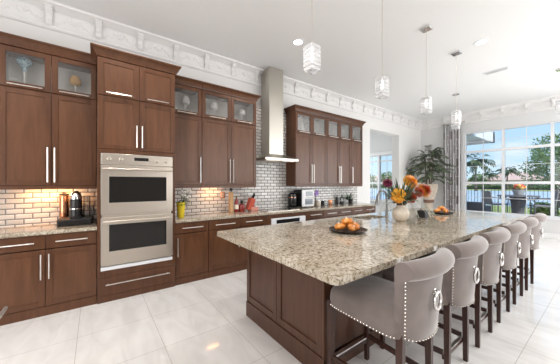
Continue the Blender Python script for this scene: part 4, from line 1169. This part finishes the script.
for k in range(26):
    an = random.uniform(0, 2*PI); q = random.uniform(0, .17); p = (11.55+q*math.cos(an), 2.0+q*math.sin(an), 1.30+random.uniform(-.03, .09))
    (a if k % 2 else b).sphere(p, .055, 8, 5)
    c.tube([(11.55, 2.0, 1.18), p], .006, 5)
build('red_blossoms', a, mat('red_blossom', (.75, .10, .05), .6), t); build('yellow_blossoms', b, mat('yellow_blossom', (.75, .50, .12), .6), t); build('stem', c, M_leaf2, t)
M_chair = mat('patio_chair_grey', (.16, .16, .17), .6); M_mesh = mat('sling_fabric', (.24, .23, .24), .8)
def patio_chair(x, y, rz, label):
    t = thing('patio_chair', label, 'chair', (x, y, -.03), rz, 'outdoor high chairs')
    build('seat', MB().box(-.25, .25, -.25, .25, .66, .71), M_mesh, t, world=False, bevel=.01)
    a = MB(); a.loft([[(xx, yy, z) for xx, yy in ((-.24, -.26), (.24, -.26), (.24, -.23), (-.24, -.23))] if z < 1 else [(xx, yy-.07, z) for xx, yy in ((-.24, -.26), (.24, -.26), (.24, -.23), (-.24, -.23))] for z in (.71, 1.18)])
    build('backrest', a, M_mesh, t, world=False)
    for sx in (-1, 1):
        for sy in (-1, 1): build('leg', MB().tube([(sx*.25, sy*.25, 0), (sx*.24, sy*.24, .66)], .017, 6), M_chair, t, world=False)
        build('armrest', MB().tube([(sx*.26, -.25, .94), (sx*.27, .1, .93), (sx*.26, .26, .90), (sx*.25, .25, .68)], .017, 6), M_chair, t, world=False)
patio_chair(12.15, 2.75, 1.75+PI/2+.6, 'grey outdoor high chair left of the patio table')
patio_chair(12.35, 1.53, .35, 'grey outdoor high chair right of the patio table')
t = thing('outdoor_sofa', 'dark wicker outdoor sofa behind the first window', 'sofa', (10.9, 3.1, -.03))
build('base', MB().box(10.3, 11.15, 2.62, 4.4, -.028, .38), M_wick, t, bevel=.02)
build('backrest', MB().box(10.3, 10.48, 2.62, 4.4, .38, .80), M_wick, t, bevel=.02)
build('armrest', MB().box(10.48, 11.15, 2.62, 2.80, .38, .66), M_wick, t, bevel=.02)
build('cushion', MB().box(10.49, 11.13, 2.81, 4.38, .38, .52), M_chair, t, bevel=.03)
# shrubs beyond the table
M_shrub = mat('shrub_leaf', (.10, .18, .05), .6)
noise_color(M_shrub, [(.3, (.05, .10, .03)), (.7, (.17, .25, .08))], scale=3, detail=4)
M_trunk = mat('trunk_bark', (.16, .12, .09), .85)
def blob_foliage(c, rx, ry, rz, n, leaf, seed):
    random.seed(seed); a = MB()
    for k in range(n):
        u = random.uniform(-1, 1); an = random.uniform(0, 2*PI); q = math.sqrt(1-u*u); rad = random.random()**.35
        wob = 1+.25*math.sin(3*an+u*4+seed)
        p = Vector((c[0]+rx*q*math.cos(an)*rad*wob, c[1]+ry*q*math.sin(an)*rad*wob, c[2]+rz*u*rad))
        d = Vector((random.uniform(-1, 1), random.uniform(-1, 1), random.uniform(-.6, 1)))
        a.leaf(p, d, (random.uniform(-1, 1), random.uniform(-1, 1), 1), leaf*random.uniform(.7, 1.3), leaf*.6, .2)
    return a
def shrub(x, y, r_, h, label, seed):
    t = thing('garden_shrub', label, 'shrub', (x, y, -.03), group='shrubs behind the patio table')
    build('stem', MB().tube([(x, y, -.03), (x, y, h*.7)], [.05, .02], 6), M_trunk, t)
    build('foliage', blob_foliage((x, y, h*.52), r_, r_, h*.52, 420, .13, seed), M_shrub, t, smooth=False)
shrub(13.25, 1.62, .36, .75, 'low green shrub to the right behind the patio table', 51)
shrub(13.2, .62, .36, .80, 'low green shrub near the third window post', 52)
shrub(13.2, -.38, .36, .82, 'low green shrub at the right edge of the photo', 53)
# houses across the lake
M_roof = mat('terracotta_roof', (.46, .27, .20), .8)
noise_color(M_roof, [(.3, (.56, .37, .30)), (.7, (.66, .46, .39))], scale=1.2, detail=4)
M_house = mat('stucco', (.66, .60, .52), .8)
M_dwin = mat('dark_window', (.06, .07, .08), .2)
def house(x, y, w, d, hw, hr, label):
    t = thing('lakeside_house', label, 'house', (x, y, 0), group='houses across the lake')
    build('walls', MB().box(x-d/2, x+d/2, y-w/2, y+w/2, .02, hw), M_house, t)
    e = 1.0; a = MB()
    a.loft([[(x-d/2-e, y-w/2-e, hw-.2), (x+d/2+e, y-w/2-e, hw-.2), (x+d/2+e, y+w/2+e, hw-.2), (x-d/2-e, y+w/2+e, hw-.2)], [(x-.4, y-w/2+d*.42, hr), (x+.4, y-w/2+d*.42, hr), (x+.4, y+w/2-d*.42, hr), (x-.4, y+w/2-d*.42, hr)]])
    build('roof', a, M_roof, t)
    n = int(w//6)
    for k in range(n):
        yy = y-w/2+(k+.5)*w/n
        build('window', MB().box(x-d/2-.05, x-d/2, yy-1.3, yy+1.3, .5, 2.3), M_dwin, t)
house(122, 22.5, 19, 16, 2.9, 5.6, 'wide terracotta roofed house across the lake, middle of the view')
house(126, 46.0, 16, 16, 2.9, 5.4, 'terracotta roofed house across the lake behind the tall palm')
house(128, -10, 24, 16, 2.9, 6.0, 'terracotta roofed house across the lake at the right')
house(128, 78, 22, 16, 2.9, 6.2, 'terracotta roofed house across the lake seen through the doorway window')
M_tree = mat('tree_leaf', (.08, .15, .05), .7)
noise_color(M_tree, [(.3, (.10, .18, .05)), (.7, (.24, .34, .13))], scale=.8, detail=4)
def tree(x, y, r_, h, label, seed, leaf=.4, n=900, z0=-.05):
    t = thing('leafy_tree', label, 'tree', (x, y, z0), group='trees beyond the windows')
    build('trunk', MB().tube([(x, y, z0), (x+.1, y, h*.4), (x, y+.1, h*.75)], [r_*.09, r_*.07, r_*.03], 8), M_trunk, t)
    build('foliage', blob_foliage((x, y, h-r_*1.05), r_, r_, r_*1.15, n, leaf, seed), M_tree, t, smooth=False)
tree(30, 2.75, 2.1, 5.3, 'bright green leafy tree at the right of the window view', 61, .20, 5200, -.5)
tree(33, -3.6, 3.0, 6.3, 'bright green leafy tree past the right edge of the photo', 62, .30, 2600, -.5)
for k, (x, y, r_, h, lb) in enumerate([(109.5, 36.5, 3.0, 5.6, 'round dark tree on the far bank behind the sofa'), (109.5, 29.5, 2.6, 5.0, 'dark tree on the far bank just left of the wide house'),
    (109.5, 64, 3.6, 7.0, 'dark tree on the far bank seen through the doorway window'), (109.5, 73, 3.4, 6.2, 'lower dark tree on the far bank seen through the doorway window'), (109.5, 8, 2.6, 4.6, 'dark tree on the far bank right of the wide house')]):
    tree(x, y, r_, h, lb, 70+k, .8, 700, 0.0)
# hedge line along the far bank
random.seed(99); a = MB()
for k in range(260):
    y = -60+k*.85; a.sphere((104.6+random.uniform(-.3, .3), y, .45), random.uniform(.55, .75), 7, 5, 1, 1, .85)
tag(build('hedge', a, mat('hedge_green', (.05, .085, .03), .9), smooth=False), 'dark clipped hedge along the far bank of the lake', 'hedge', kind='stuff')
Mpalm = mat('garden_palm', (.055, .085, .035), .6)
def palm(x, y, h, R, label, seed):
    random.seed(seed); t = thing('palm_tree', label, 'palm tree', (x, y, 0), group='palms beyond the lake')
    build('trunk', MB().tube([(x, y, 0), (x+.15, y+.1, h*.5), (x, y, h)], [R*.075, R*.055, R*.05], 8), M_trunk, t)
    a = MB()
    for k in range(26):
        an = 2*PI*k/26*3+random.uniform(-.15, .15); el = random.uniform(-.45, 1.25); d = Vector((math.cos(an)*math.cos(el), math.sin(an)*math.cos(el), math.sin(el)))
        pts = [Vector((x, y, h))+d*R*s_-Vector((0, 0, .42*R*s_*s_)) for s_ in [i/7 for i in range(8)]]
        for i in range(1, 8):
            dd = (pts[i]-pts[i-1]).normalized(); sd = dd.cross(Vector((0, 0, 1))).normalized()
            for s_ in (-1, 1): a.leaf(pts[i-1], dd*.7+sd*s_*.6-Vector((0, 0, .35)), (0, 0, 1), R*.36, R*.10, .2)
    build('fronds', a, Mpalm, t, smooth=False)
palm(62, 17.1, 6.1, 3.1, 'tallest palm across the lake in the first window', 81)
palm(98, 32.0, 6.4, 2.9, 'lower palm left of the tallest palm', 82)
palm(99.5, 19.7, 5.4, 3.0, 'palm in front of the wide terracotta roof, middle window', 83)
palm(107, 25.6, 4.8, 2.4, 'smaller palm left of the palm over the wide roof', 84)
palm(142, 19.8, 6.6, 3.0, 'palm behind the ridge of the wide house, beside the leafy tree', 85)
